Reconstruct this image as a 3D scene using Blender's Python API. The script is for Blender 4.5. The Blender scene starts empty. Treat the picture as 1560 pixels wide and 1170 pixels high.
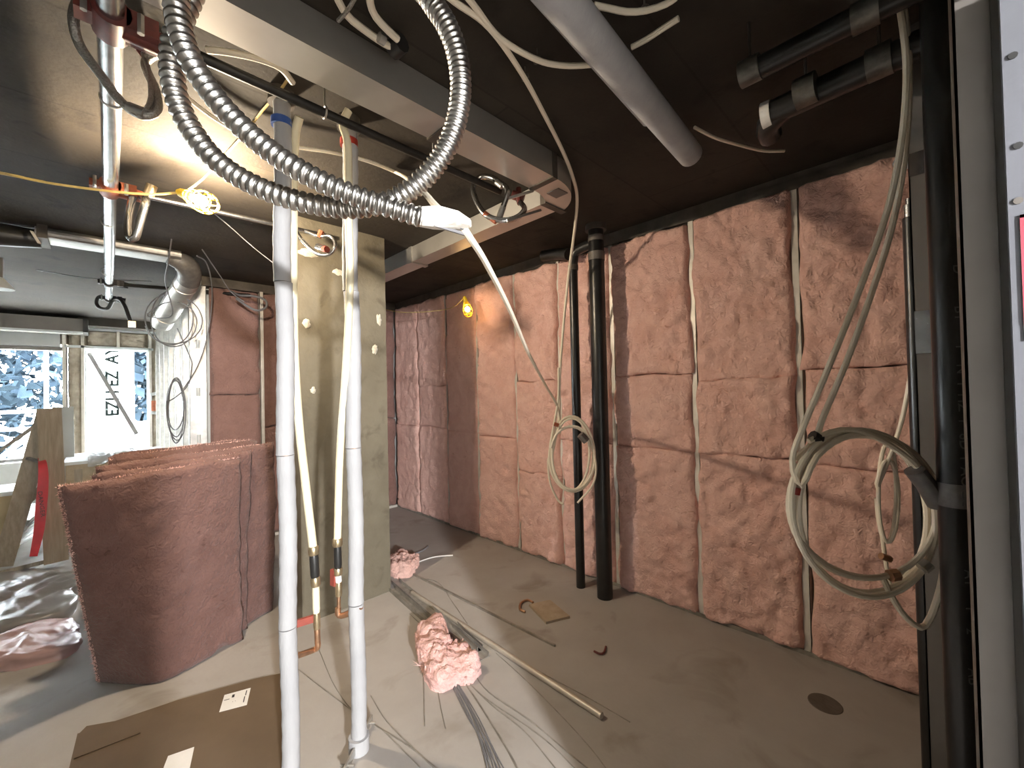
import bpy, math, random
import numpy as np
from mathutils import Matrix, Vector

random.seed(7)
RNG = np.random.RandomState(11)
SC = bpy.context.scene
COL = SC.collection

# ------------------------------------------------------------------ camera
F, CX, CY = 632.0, 780.0, 585.0                  # focal length in pixels of the 1560x1170 frame
def _n(v): return v / np.linalg.norm(v)
EX = _n(np.array([640., -5., 632.]))
EY = np.array([-624., 23., 632.]); EY = _n(EY - EX * EX.dot(EY))
EZ = np.cross(EX, EY)
if EZ[1] > 0: EZ = -EZ
ROT = np.array([EX, EY, EZ])                     # camera (right, down, forward) -> world
EYE = np.array([0., 0., 1.51])
cd = bpy.data.cameras.new('camera'); cam = bpy.data.objects.new('camera', cd); COL.objects.link(cam)
cd.sensor_width = 36.0; cd.lens = F / 1560 * 36; cd.clip_start = 0.02; cd.clip_end = 200
right, down, fwd = ROT[:, 0], ROT[:, 1], ROT[:, 2]
cam.matrix_world = Matrix(((right[0], -down[0], -fwd[0], EYE[0]), (right[1], -down[1], -fwd[1], EYE[1]),
                           (right[2], -down[2], -fwd[2], EYE[2]), (0, 0, 0, 1)))
SC.camera = cam
def at(x, y, d=None, X=None, Y=None, Z=None):
    """measured photo position -> point in the room, on a known plane or at a known depth"""
    r = ROT @ np.array([x - CX, y - CY, F])
    if X is not None: t = (X - EYE[0]) / r[0]
    elif Y is not None: t = (Y - EYE[1]) / r[1]
    elif Z is not None: t = (Z - EYE[2]) / r[2]
    else: t = d / F
    return EYE + r * t
def path(pts): return [at(x, y, d=d) for x, y, d in pts]
def pathZ(z, pts): return [at(x, y, Z=z) for x, y in pts]

# ------------------------------------------------------------------ world, lights, exposure
w = bpy.data.worlds.new('overcast_sky'); SC.world = w; w.use_nodes = True
bg = w.node_tree.nodes['Background']
bg.inputs[0].default_value = (0.86, 0.95, 1.0, 1); bg.inputs[1].default_value = 62.0
SC.view_settings.view_transform = 'Standard'; SC.view_settings.look = 'None'
SC.view_settings.gamma = 1.0; SC.view_settings.use_curve_mapping = False
SC.view_settings.exposure = 0.6
LAMP_MAIN, LAMP_FAR = 3500.0, 55.0                # emission strengths of the two caged bulbs
def point_light(name, loc, power, col, size):
    l = bpy.data.lights.new(name, 'POINT'); l.energy = power; l.color = col; l.shadow_soft_size = size
    o = bpy.data.objects.new(name, l); COL.objects.link(o); o.location = loc
    return o
point_light('doorway_lamp', (-.60, -3.05, 1.85), 1200, (1.0, 0.985, 0.98), 0.08)   # the lamp in the corridor behind the photographer

# ------------------------------------------------------------------ mesh helpers
def hash3(i, j, k):
    h = (i * 374761393 + j * 668265263 + k * 2147483647 + 144665) & 0xffffffff
    h = ((h ^ (h >> 13)) * 1274126177) & 0xffffffff
    return ((h ^ (h >> 16)) & 0xffff) / 65535.0 * 2 - 1
def vnoise(p):
    p = np.asarray(p, float); i = np.floor(p).astype(np.int64); f = p - i; f = f * f * (3 - 2 * f)
    out = 0
    for a in (0, 1):
        for b in (0, 1):
            for c in (0, 1):
                wt = (f[..., 0] if a else 1 - f[..., 0]) * (f[..., 1] if b else 1 - f[..., 1]) * (f[..., 2] if c else 1 - f[..., 2])
                out = out + wt * hash3(i[..., 0] + a, i[..., 1] + b, i[..., 2] + c)
    return out
def fbm(p, oct=3):
    p = np.asarray(p, float); o = 0; a = 1.0
    for k in range(oct): o = o + a * vnoise(p * 2 ** k + 17.3 * k); a *= .5
    return o
def spline(pts, step=0.02, closed=False):
    P = [np.asarray(p, float) for p in pts]
    if len(P) < 3 and not closed:
        n = max(1, int(np.linalg.norm(P[1] - P[0]) / step)); return [P[0] + (P[1] - P[0]) * k / n for k in range(n + 1)]
    Q = [P[-1]] + P + [P[0], P[1]] if closed else [2 * P[0] - P[1]] + P + [2 * P[-1] - P[-2]]
    out = []
    for k in range(1, len(Q) - 2):
        a, b, c, d = Q[k - 1:k + 3]; n = max(2, int(np.linalg.norm(c - b) / step))
        for m in range(n):
            t = m / n
            out.append(.5 * ((2 * b) + (c - a) * t + (2 * a - 5 * b + 4 * c - d) * t * t + (-a + 3 * b - 3 * c + d) * t ** 3))
    if not closed: out.append(Q[-2])
    return out
class MB:
    def __init__(s): s.v = []; s.f = []
    def add(s, v, f):
        o = len(s.v); s.v += [tuple(map(float, x)) for x in v]; s.f += [tuple(i + o for i in q) for q in f]; return s
    def box(s, a, b):
        x0, y0, z0 = a; x1, y1, z1 = b
        return s.add([(x0, y0, z0), (x1, y0, z0), (x1, y1, z0), (x0, y1, z0), (x0, y0, z1), (x1, y0, z1), (x1, y1, z1), (x0, y1, z1)],
                     [(0, 3, 2, 1), (4, 5, 6, 7), (0, 1, 5, 4), (1, 2, 6, 5), (2, 3, 7, 6), (3, 0, 4, 7)])
    def beam(s, p, q, wd, h, up=(0, 0, 1), taper=1.0):
        """box from p to q with section wd x h (h along up)"""
        p, q = np.asarray(p, float), np.asarray(q, float); d = _n(q - p); up = np.asarray(up, float)
        sd = np.cross(d, up); sd = _n(sd) if np.linalg.norm(sd) > 1e-6 else np.array([1., 0, 0]); u = np.cross(sd, d)
        vs = [e + sd * sx * wd / 2 * k + u * sy * h / 2 * k for e, k in ((p, 1), (q, taper)) for sx, sy in ((-1, -1), (1, -1), (1, 1), (-1, 1))]
        return s.add(vs, [(0, 1, 2, 3), (7, 6, 5, 4), (0, 4, 5, 1), (1, 5, 6, 2), (2, 6, 7, 3), (3, 7, 4, 0)])
    def tube(s, pts, r, n=8, closed=False, caps=True, flat=None):
        P = [np.asarray(p, float) for p in pts]; m = len(P); rr = r if hasattr(r, '__len__') else [r] * m
        T = [_n(P[(k + 1) % m if closed else min(k + 1, m - 1)] - P[(k - 1) % m if closed else max(k - 1, 0)]) for k in range(m)]
        a = np.array([0., 0, 1]) if abs(T[0][2]) < .9 else np.array([1., 0, 0])
        N = _n(np.cross(T[0], a)); vs = []
        ang = [2 * math.pi * j / n for j in range(n)]
        for k in range(m):
            N = _n(N - T[k] * N.dot(T[k])); B = np.cross(T[k], N)
            fl = 1 if flat is None else flat[k]
            vs += [P[k] + rr[k] * (math.cos(t) * N + math.sin(t) * B * fl) for t in ang]
        fs = []
        for k in range(m if closed else m - 1):
            k2 = (k + 1) % m
            fs += [(k * n + j, k * n + (j + 1) % n, k2 * n + (j + 1) % n, k2 * n + j) for j in range(n)]
        if caps and not closed: fs += [tuple(range(n))[::-1], tuple((m - 1) * n + j for j in range(n))]
        return s.add(vs, fs)
    def ring(s, c, ax, R, r, n=20, m=6):
        ax = _n(np.asarray(ax, float)); a = np.array([0, 0, 1.]) if abs(ax[2]) < .9 else np.array([1., 0, 0])
        u = _n(np.cross(ax, a)); v = np.cross(ax, u)
        return s.tube([np.asarray(c) + R * (math.cos(t) * u + math.sin(t) * v) for t in np.linspace(0, 2 * math.pi, n, endpoint=False)], r, m, closed=True)
    def pipe(s, p, q, R, t=0.003, n=16):
        """hollow open pipe from p to q"""
        p, q = np.asarray(p, float), np.asarray(q, float)
        return s.tube([p, q, q + (p - q) * 1e-4, p + (q - p) * 1e-4], [R, R, R - t, R - t], n, caps=False)
    def sphere(s, c, r, n=12, m=8, sq=(1, 1, 1)):
        vs = []; c = np.asarray(c, float)
        for i in range(m + 1):
            th = math.pi * i / m
            vs += [c + r * np.array([sq[0] * math.sin(th) * math.cos(2 * math.pi * j / n), sq[1] * math.sin(th) * math.sin(2 * math.pi * j / n), sq[2] * math.cos(th)]) for j in range(n)]
        return s.add(vs, [(i * n + j, (i + 1) * n + j, (i + 1) * n + (j + 1) % n, i * n + (j + 1) % n) for i in range(m) for j in range(n)])
    def build(s, name, mat, parent=None, loc=None, smooth=False):
        base = np.zeros(3)
        if parent is not None:
            pp = parent
            while pp is not None: base = base + np.array(pp.location); pp = pp.parent
        me = bpy.data.meshes.new(name)
        l = np.array(loc, float) if loc is not None else np.zeros(3)
        me.from_pydata([tuple(np.array(v) - base - l) for v in s.v], [], s.f)
        me.materials.append(mat); me.validate(); me.update()
        if smooth:
            me.polygons.foreach_set('use_smooth', [True] * len(me.polygons))
            try: me.set_sharp_from_angle(angle=math.radians(38 if smooth is True else smooth))
            except Exception: pass
        o = bpy.data.objects.new(name, me); COL.objects.link(o)
        if parent is not None: o.parent = parent
        o.location = l
        return o
def tag(o, label, cat, group=None, kind=None):
    o['label'] = label; o['category'] = cat
    if group: o['group'] = group
    if kind: o['kind'] = kind
    return o
def root(name, loc, label, cat, group=None):
    o = bpy.data.objects.new(name, None); COL.objects.link(o); o.location = tuple(map(float, loc)); o.empty_display_size = .05
    return tag(o, label, cat, group)
def struct(o): o['kind'] = 'structure'; return o

# ------------------------------------------------------------------ materials
def newmat(name):
    m = bpy.data.materials.new(name); m.use_nodes = True; nt = m.node_tree
    return m, nt, nt.nodes['Principled BSDF']
def M(name, c1, c2=None, scale=8, rough=.6, metal=0, bump=0, bscale=60, detail=4, stretch=(1, 1, 1), lo=.35, hi=.7, spec=.5, rough2=None, sub=0, coat=0):
    m, nt, b = newmat(name); N = nt.nodes.new; L = nt.links.new
    tc = N('ShaderNodeTexCoord'); mp = N('ShaderNodeMapping'); mp.inputs['Scale'].default_value = stretch
    L(tc.outputs['Object'], mp.inputs['Vector'])
    c2 = c2 or tuple(x * .8 for x in c1)
    nz = N('ShaderNodeTexNoise'); nz.inputs['Scale'].default_value = scale; nz.inputs['Detail'].default_value = detail; nz.inputs['Roughness'].default_value = .6
    L(mp.outputs[0], nz.inputs['Vector'])
    cr = N('ShaderNodeValToRGB'); cr.color_ramp.elements[0].position = lo; cr.color_ramp.elements[1].position = hi
    cr.color_ramp.elements[0].color = (*c2, 1); cr.color_ramp.elements[1].color = (*c1, 1)
    L(nz.outputs['Fac'], cr.inputs['Fac']); L(cr.outputs['Color'], b.inputs['Base Color'])
    b.inputs['Roughness'].default_value = rough; b.inputs['Metallic'].default_value = metal
    b.inputs['Specular IOR Level'].default_value = spec
    if coat: b.inputs['Coat Weight'].default_value = coat
    if rough2 is not None:
        mr = N('ShaderNodeMapRange'); mr.inputs['To Min'].default_value = rough; mr.inputs['To Max'].default_value = rough2
        L(nz.outputs['Fac'], mr.inputs['Value']); L(mr.outputs[0], b.inputs['Roughness'])
    if bump:
        n2 = N('ShaderNodeTexNoise'); n2.inputs['Scale'].default_value = bscale; n2.inputs['Detail'].default_value = 3
        L(mp.outputs[0], n2.inputs['Vector'])
        bp = N('ShaderNodeBump'); bp.inputs['Strength'].default_value = bump; bp.inputs['Distance'].default_value = .01
        L(n2.outputs['Fac'], bp.inputs['Height']); L(bp.outputs[0], b.inputs['Normal'])
    return m
def concrete(name, a, b_, stain, sc=1.2, boards=False, rough=.85, bump=.25, spec=.3):
    m, nt, b = newmat(name); N = nt.nodes.new; L = nt.links.new
    tc = N('ShaderNodeTexCoord')
    n1 = N('ShaderNodeTexNoise'); n1.inputs['Scale'].default_value = sc; n1.inputs['Detail'].default_value = 8; n1.inputs['Roughness'].default_value = .62
    L(tc.outputs['Object'], n1.inputs['Vector'])
    r1 = N('ShaderNodeValToRGB'); r1.color_ramp.elements[0].position = .36; r1.color_ramp.elements[1].position = .66
    r1.color_ramp.elements[0].color = (*b_, 1); r1.color_ramp.elements[1].color = (*a, 1); L(n1.outputs['Fac'], r1.inputs['Fac'])
    n2 = N('ShaderNodeTexNoise'); n2.inputs['Scale'].default_value = sc * 3.3; n2.inputs['Detail'].default_value = 6; n2.inputs['Distortion'].default_value = .6
    L(tc.outputs['Object'], n2.inputs['Vector'])
    r2 = N('ShaderNodeValToRGB'); r2.color_ramp.elements[0].position = .57; r2.color_ramp.elements[1].position = .72
    r2.color_ramp.elements[0].color = (0, 0, 0, 1); r2.color_ramp.elements[1].color = (.75, .75, .75, 1); L(n2.outputs['Fac'], r2.inputs['Fac'])
    mx = N('ShaderNodeMix'); mx.data_type = 'RGBA'; L(r2.outputs['Color'], mx.inputs[0]); L(r1.outputs['Color'], mx.inputs[6]); mx.inputs[7].default_value = (*stain, 1)
    out = mx.outputs[2]
    n3 = N('ShaderNodeTexNoise'); n3.inputs['Scale'].default_value = 45; n3.inputs['Detail'].default_value = 6; L(tc.outputs['Object'], n3.inputs['Vector'])
    h = n3.outputs['Fac']
    if boards:                                     # joints of the plywood forms
        br = N('ShaderNodeTexBrick'); br.inputs['Scale'].default_value = 1.0; br.inputs['Mortar Size'].default_value = .006; br.inputs['Mortar Smooth'].default_value = .3
        br.inputs['Brick Width'].default_value = 2.44; br.inputs['Row Height'].default_value = .61
        br.inputs['Color1'].default_value = (.8, .8, .8, 1); br.inputs['Color2'].default_value = (1.12, 1.1, 1.06, 1); br.inputs['Mortar'].default_value = (.45, .43, .4, 1)
        L(tc.outputs['Object'], br.inputs['Vector'])
        m2 = N('ShaderNodeMix'); m2.data_type = 'RGBA'; m2.blend_type = 'MULTIPLY'; m2.inputs[0].default_value = .6
        L(out, m2.inputs[6]); L(br.outputs['Color'], m2.inputs[7]); out = m2.outputs[2]
    L(out, b.inputs['Base Color']); b.inputs['Roughness'].default_value = rough; b.inputs['Specular IOR Level'].default_value = spec
    bp = N('ShaderNodeBump'); bp.inputs['Strength'].default_value = bump; bp.inputs['Distance'].default_value = .008; L(h, bp.inputs['Height']); L(bp.outputs[0], b.inputs['Normal'])
    return m
def fiberglass(name, a, b_, tear, sc=5):
    m, nt, b = newmat(name); N = nt.nodes.new; L = nt.links.new
    tc = N('ShaderNodeTexCoord')
    n1 = N('ShaderNodeTexNoise'); n1.inputs['Scale'].default_value = sc; n1.inputs['Detail'].default_value = 7; n1.inputs['Roughness'].default_value = .65; n1.inputs['Distortion'].default_value = .8
    L(tc.outputs['Object'], n1.inputs['Vector'])
    r1 = N('ShaderNodeValToRGB'); r1.color_ramp.elements[0].position = .33; r1.color_ramp.elements[1].position = .68
    r1.color_ramp.elements[0].color = (*b_, 1); r1.color_ramp.elements[1].color = (*a, 1); L(n1.outputs['Fac'], r1.inputs['Fac'])
    n2 = N('ShaderNodeTexNoise'); n2.inputs['Scale'].default_value = sc * 3; n2.inputs['Detail'].default_value = 5; n2.inputs['Distortion'].default_value = 1.6
    L(tc.outputs['Object'], n2.inputs['Vector'])
    r2 = N('ShaderNodeValToRGB'); r2.color_ramp.elements[0].position = .66; r2.color_ramp.elements[1].position = .76
    r2.color_ramp.elements[0].color = (0, 0, 0, 1); r2.color_ramp.elements[1].color = (.8, .8, .8, 1); L(n2.outputs['Fac'], r2.inputs['Fac'])
    mx = N('ShaderNodeMix'); mx.data_type = 'RGBA'; L(r2.outputs['Color'], mx.inputs[0]); L(r1.outputs['Color'], mx.inputs[6]); mx.inputs[7].default_value = (*tear, 1)
    L(mx.outputs[2], b.inputs['Base Color']); b.inputs['Roughness'].default_value = .95; b.inputs['Specular IOR Level'].default_value = .1
    b.inputs['Sheen Weight'].default_value = .15
    n3 = N('ShaderNodeTexNoise'); n3.inputs['Scale'].default_value = 38; n3.inputs['Detail'].default_value = 6; n3.inputs['Distortion'].default_value = 1.2; L(tc.outputs['Object'], n3.inputs['Vector'])
    bp = N('ShaderNodeBump'); bp.inputs['Strength'].default_value = .9; bp.inputs['Distance'].default_value = .015; L(n3.outputs['Fac'], bp.inputs['Height']); L(bp.outputs[0], b.inputs['Normal'])
    return m
def emit(name, col, s):
    m, nt, b = newmat(name); b.inputs['Base Color'].default_value = (*col, 1); b.inputs['Emission Color'].default_value = (*col, 1); b.inputs['Emission Strength'].default_value = s
    return m
def film(name, col, tr, rough):
    """thin clear sheet: partly see-through, glossy"""
    m, nt, b = newmat(name); N = nt.nodes.new; L = nt.links.new
    b.inputs['Base Color'].default_value = (*col, 1); b.inputs['Roughness'].default_value = rough; b.inputs['Specular IOR Level'].default_value = .8
    t = N('ShaderNodeBsdfTransparent'); mx = N('ShaderNodeMixShader'); mx.inputs[0].default_value = 1 - tr
    tc = N('ShaderNodeTexCoord'); nz = N('ShaderNodeTexNoise'); nz.inputs['Scale'].default_value = 9; nz.inputs['Detail'].default_value = 2; L(tc.outputs['Object'], nz.inputs['Vector'])
    bp = N('ShaderNodeBump'); bp.inputs['Strength'].default_value = .25; bp.inputs['Distance'].default_value = .02; L(nz.outputs['Fac'], bp.inputs['Height']); L(bp.outputs[0], b.inputs['Normal'])
    L(t.outputs[0], mx.inputs[1]); L(b.outputs[0], mx.inputs[2]); L(mx.outputs[0], nt.nodes['Material Output'].inputs['Surface'])
    return m

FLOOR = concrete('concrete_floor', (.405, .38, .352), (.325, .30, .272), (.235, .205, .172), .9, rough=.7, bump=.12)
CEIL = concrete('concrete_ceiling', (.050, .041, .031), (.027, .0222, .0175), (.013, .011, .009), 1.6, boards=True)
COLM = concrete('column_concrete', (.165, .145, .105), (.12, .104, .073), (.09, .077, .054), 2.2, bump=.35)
PINK = fiberglass('pink_fiberglass', (.80, .53, .46), (.69, .41, .345), (.46, .22, .17))
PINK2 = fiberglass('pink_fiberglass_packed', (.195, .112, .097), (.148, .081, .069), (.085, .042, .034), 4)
PINK3 = fiberglass('pink_fiberglass_shaded', (.28, .165, .14), (.225, .13, .108), (.14, .068, .052))  # same pink batts for the back wall, shade put into the colour
SCRAP = fiberglass('pink_fiberglass_scrap', (.76, .50, .46), (.60, .34, .31), (.36, .17, .145), 14)
STEEL = M('galvanised_steel', (.62, .61, .58), (.45, .44, .42), 14, .34, .9, .05, 30, rough2=.5)
DUCTM = M('duct_sheet_metal', (.60, .585, .55), (.50, .485, .455), 3, .34, .80, .04, 6, rough2=.46)
STUDM = M('stud_steel', (.78, .75, .68), (.62, .59, .53), 9, .45, .25)
FRAMEM = M('grey_stud', (.17, .155, .14), (.14, .127, .115), 5, .55, .25)
TRACK = M('dark_track', (.14, .12, .10), (.08, .07, .06), 7, .6, .5)
CHROME = M('zinc_pipe', (.70, .72, .74), (.50, .52, .54), 20, .25, 1.0)
CONDM = M('flex_conduit_metal', (.60, .585, .56), (.48, .465, .44), 30, .30, 1.0)
BRAID = M('braided_hose', (.52, .50, .46), (.28, .27, .25), 220, .35, .9, .4, 260)
BLACK = M('black_plastic', (.022, .021, .020), (.012, .012, .011), 10, .38, 0, .06, 40)
ABSM = M('abs_pipe', (.020, .019, .018), (.010, .010, .010), 8, .32, 0, .05, 30)
IRON = M('black_iron', (.028, .025, .023), (.014, .013, .012), 20, .5, .4)
FOAM = M('white_foam_sleeve', (.385, .385, .39), (.325, .325, .335), 12, .75, 0, .15, 90, stretch=(1, 1, .3))
PEXM = M('cream_pex_tube', (.80, .73, .53), (.72, .65, .46), 6, .38)
PEXW = M('white_pex_tube', (.84, .77, .63), (.76, .69, .56), 6, .38)
COPPER = M('copper', (.62, .36, .22), (.42, .26, .16), 30, .38, .9)
BRASS = M('brass', (.66, .55, .36), (.48, .38, .24), 30, .32, .9)
REDP = M('red_paint', (.32, .065, .045), (.22, .045, .03), 25, .45)
REDDK = M('dark_red_fitting', (.15, .028, .022), (.08, .018, .015), 25, .5)
ORANGE = M('orange_fitting', (.40, .115, .05), (.26, .07, .035), 25, .5, .2)
BLUET = M('blue_tape', (.035, .10, .36), None, 30, .45)
REDT = M('red_tape', (.36, .035, .02), None, 30, .45)
WHITET = M('white_paper_tape', (.84, .81, .75), (.72, .69, .63), 18, .7, 0, .3, 60)
GREYT = M('grey_duct_tape', (.16, .15, .14), (.10, .095, .09), 30, .45)
YELLOW = M('yellow_plastic', (.85, .62, .03), (.72, .50, .02), 10, .4)
YCORD = M('yellow_cord', (.62, .46, .16), (.5, .36, .12), 10, .5)
GREYC = M('grey_cable', (.20, .20, .21), (.14, .14, .15), 10, .45)
WOOD = M('pine_plank', (.36, .31, .245), (.26, .22, .17), 6, .7, 0, .15, 30, stretch=(8, 8, .8))
WOOD2 = M('plywood_offcut', (.42, .34, .245), (.33, .26, .18), 16, .75, 0, .15, 60)
CARD = M('cardboard', (.135, .092, .054), (.105, .071, .041), 2.5, .85, 0, .06, 40)
LABELW = M('white_label', (.78, .76, .72), (.70, .68, .64), 6, .6)
INK = M('black_ink', (.03, .03, .03), None, 10, .6)
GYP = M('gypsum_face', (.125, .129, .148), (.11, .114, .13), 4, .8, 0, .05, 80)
REDINK = M('red_ink', (.40, .06, .09), None, 10, .7)
SPRAY = M('spray_foam', (.47, .41, .33), (.30, .26, .20), 9, .9, 0, .9, 28)
WHITEF = M('white_frame', (.70, .74, .74), (.62, .66, .66), 5, .5)
WBOARD = M('white_board', (.80, .82, .82), (.70, .72, .72), 5, .7)
DRYW = M('grey_board', (.50, .51, .50), (.42, .43, .42), 3, .8)
DANGER = M('red_danger_tape', (.62, .035, .045), (.5, .03, .035), 10, .4)
LEAFM = M('tree_leaves', (.022, .032, .040), (.010, .015, .022), 3, .9, spec=0)
GLASS = film('window_glass', (.02, .025, .025), .92, .03)
POLY = film('clear_poly_film', (.52, .52, .52), .35, .18)
POLYD = film('grey_poly_film', (.22, .215, .21), .12, .30)
POLYP = film('pink_bag_film', (.42, .27, .255), .10, .36)
DKST = M('dusty_steel', (.36, .33, .29), (.20, .185, .16), 12, .5, .35)
DULL = M('dull_stainless', (.20, .19, .17), (.10, .095, .085), 20, .45, .8)
HOLE = M('dark_core_patch', (.13, .105, .085), (.09, .072, .058), 10, .9, 0, .4, 60)
PATCH = M('plaster_dab', (.60, .56, .46), (.46, .42, .33), 60, .9, 0, .5, 90)
BULB1 = emit('lit_bulb', (1.0, .82, .60), LAMP_MAIN)
BULB2 = emit('lit_bulb_far', (1.0, .62, .26), LAMP_FAR)

# ------------------------------------------------------------------ room shell
H = 2.7; XW = 2.78; YB = 5.02
floor = struct(MB().box((-3.6, -4.0, -.2), (3.1, 9.3, 0)).build('floor', FLOOR))
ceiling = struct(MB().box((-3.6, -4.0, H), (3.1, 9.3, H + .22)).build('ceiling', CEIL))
wall_left = struct(MB().box((-3.75, -4.0, 0), (-3.6, 9.3, H)).build('wall_left', DRYW))
wall_behind = struct(MB().box((-3.6, -4.15, 0), (3.1, -4.0, H)).build('wall_behind', DRYW))

wall_unseen = struct(MB().box((-3.6, -.42, 0), (-.22, -.30, H)).box((-.22, -.42, 2.08), (.80, -.30, H)).build('wall_unseen_doorway', DRYW))  # unseen wall, header and jamb added to hold lamp light off ceiling and pack
wall_end = struct(MB().box((.91, -.20, 0), (2.93, -.10, H)).build('wall_partition', TRACK))
ground = struct(MB().box((-14, 9.3, -.4), (14, 40, -.2)).build('ground', FLOOR))
def sheet(fn, nu, nv, back=None):
    """grid surface fn(u,v)->points, u,v in 0..1, with a skirt to the back surface"""
    u, v = np.meshgrid(np.linspace(0, 1, nu), np.linspace(0, 1, nv), indexing='ij')
    p = fn(u, v).reshape(-1, 3); m = MB()
    m.add(p, [(i * nv + j, (i + 1) * nv + j, (i + 1) * nv + j + 1, i * nv + j + 1) for i in range(nu - 1) for j in range(nv - 1)])
    if back is not None:
        edge = [i * nv for i in range(nu)] + [(nu - 1) * nv + j for j in range(1, nv)] + [i * nv + nv - 1 for i in range(nu - 2, -1, -1)] + [j for j in range(nv - 2, 0, -1)]
        q = back(u, v).reshape(-1, 3); o = len(m.v); m.v += [tuple(map(float, q[k])) for k in edge]; n = len(edge)
        m.f += [(edge[k], o + k, o + (k + 1) % n, edge[(k + 1) % n]) for k in range(n)]
        m.f.append(tuple(o + k for k in range(n)))
    return m
def batt(origin, U, wid, hgt, nrm, seed, bulge=.035, rough=.013, thick=.09, res=.016, sag=0):
    """one fibreglass batt standing in a bay: U = along the wall, nrm = towards the room"""
    origin, U, nrm = np.asarray(origin, float), np.asarray(U, float), np.asarray(nrm, float); Zv = np.array([0, 0, 1.])
    nu, nv = max(6, int(wid / res)), max(6, int(hgt / res))
    def fn(u, v):
        a, b = u * wid, v * hgt
        e = np.minimum(np.minimum(a, wid - a) / .05, np.minimum(b, hgt - b) / .022); e = np.clip(e, 0, 1)
        pil = np.sqrt(np.clip(1 - (1 - e) ** 2, 0, 1))
        eu = np.clip(np.minimum(a, wid - a) / .05, 0, 1); ez = np.clip(np.minimum(b, hgt - b) / .014, 0, 1)
        pil = np.sqrt(1 - (1 - eu) ** 2) * (.62 + .38 * np.sqrt(1 - (1 - ez) ** 2))
        q = np.stack([a * 5, b * 5, a * 0 + seed * 3.7], -1)
        big = fbm(q * .7, 2); fine = fbm(q * 3.3 + 40, 3); crease = np.abs(fbm(q * 1.1 + 90, 2))
        n = bulge * pil * (.75 + .35 * big) + rough * fine * (.4 + .6 * pil) - .013 * np.exp(-(crease / .045) ** 2) * pil
        wob = .020 * fbm(np.stack([b * 6, a * 0, a * 0 + seed + 5.5], -1), 2) * (np.abs(u - .5) * 2) ** 4
        wz = .014 * fbm(np.stack([a * 9, a * 0 + 3, a * 0 + seed + 9.5], -1), 2) * (np.abs(v - .5) * 2) ** 6
        return origin + (a + wob)[..., None] * U + (b + wz)[..., None] * Zv + n[..., None] * nrm
    def bk(u, v): return origin + (u * wid)[..., None] * U + (v * hgt)[..., None] * Zv - (thick + 0 * u)[..., None] * nrm
    return sheet(fn, nu, nv, bk)
def c_stud(m, c, along, depth_dir, fl, dp, z0, z1, t=.004):
    """C section: flange at c facing the room, web going back"""
    c, a, d = np.asarray(c, float), np.asarray(along, float), np.asarray(depth_dir, float)
    for p0, s0, s1 in (((c - a * fl / 2), (fl, t), 0), ((c - a * fl / 2 + d * (dp - t)), (fl, t), 0), ((c - a * fl / 2), (t, dp), 0)):
        q = p0 + a * s0[0] + d * s0[1]
        lo = np.minimum(p0, q); hi = np.maximum(p0, q)
        m.box((lo[0], lo[1], z0), (hi[0], hi[1], z1))
    return m

# wall with the pink batts
wall_right = struct(MB().box((2.93, -4.0, 0), (3.1, 9.3, H)).build('wall_right', DRYW))
MB().box((2.79, -.1, 2.665), (2.93, 5.02, 2.7)).box((2.79, -.1, 2.61), (2.794, 5.02, 2.67)).build('top_track', TRACK, wall_right)
MB().box((2.775, -.1, 0), (2.93, 5.02, .004)).box((2.775, -.1, .004), (2.779, 5.02, .024)).build('bottom_track', DKST, wall_right)
def ypx(x, y=600): return at(x, y, X=XW)[1]
studs = [(4.47, .001), (3.885, .015), (3.34, .012), (2.77, .011), (2.24, .006), (1.72, .016), (1.105, .009), (.525, .017), (-.05, .03)]
for y, g in studs:
    c_stud(MB(), (2.797, y + {3.885: .014, 3.34: .008, 2.77: .006}.get(y, 0), 0), (0, 1, 0), (1, 0, 0), .036, .14, .004, 2.665).build('steel_stud', STUDM, wall_right)
edges = [(5.02, .0)] + studs
seams = [[648], [588, 650], [657], [665], [580, 720], [672], [570, 683], [578, 695], [560, 712]]
sd = 1
for k in range(len(edges) - 1):
    ya, ga = edges[k]; yb, gb = edges[k + 1]
    y1, y0 = ya - ga, yb + gb
    xm = {0: 620, 1: 655, 2: 703, 3: 757, 4: 820, 5: 880, 6: 1000, 7: 1130, 8: 1300}[k]
    zs = sorted([at(xm, s, X=XW)[2] for s in seams[k]])
    lev = [.015] + zs + [2.615 - .02 * random.random()]
    for a, b in zip(lev[:-1], lev[1:]):
        sd += 1
        batt((XW + .008 + .008 * random.random(), y0 + .004, a + .001), (0, 1, 0), y1 - y0 - .008, b - a - .002, (-1, 0, 0), sd, res=.014 if k > 3 else .022,
             bulge=.045 if k > 2 else .03, rough=.017 if k > 2 else .010).build('insulation_batt', PINK, wall_right, smooth=180)
# far wall behind the column
wall_back = struct(MB().box((.70, YB + .14, 0), (2.93, YB + .26, H)).build('wall_back', DRYW))
MB().box((.70, YB, 2.61), (2.79, YB + .14, 2.7)).build('top_track', TRACK, wall_back)
MB().box((.70, YB - .005, 0), (2.77, YB + .14, .03)).build('bottom_track', STUDM, wall_back)
xs = [.76, 1.215, 1.80, 2.30, 2.79]
for x in xs[1:-1]:
    c_stud(MB(), (x, YB - .004, 0), (1, 0, 0), (0, 1, 0), .034, .14, .03, 2.62).build('steel_stud', STUDM, wall_back)
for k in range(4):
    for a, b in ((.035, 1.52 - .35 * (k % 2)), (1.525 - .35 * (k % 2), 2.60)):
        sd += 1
        batt((xs[k] + .014, YB + .02, a), (1, 0, 0), xs[k + 1] - xs[k] - .028, b - a, (0, -1, 0), sd, res=.025, rough=.009).build('insulation_batt', PINK3, wall_back, smooth=180)

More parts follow.
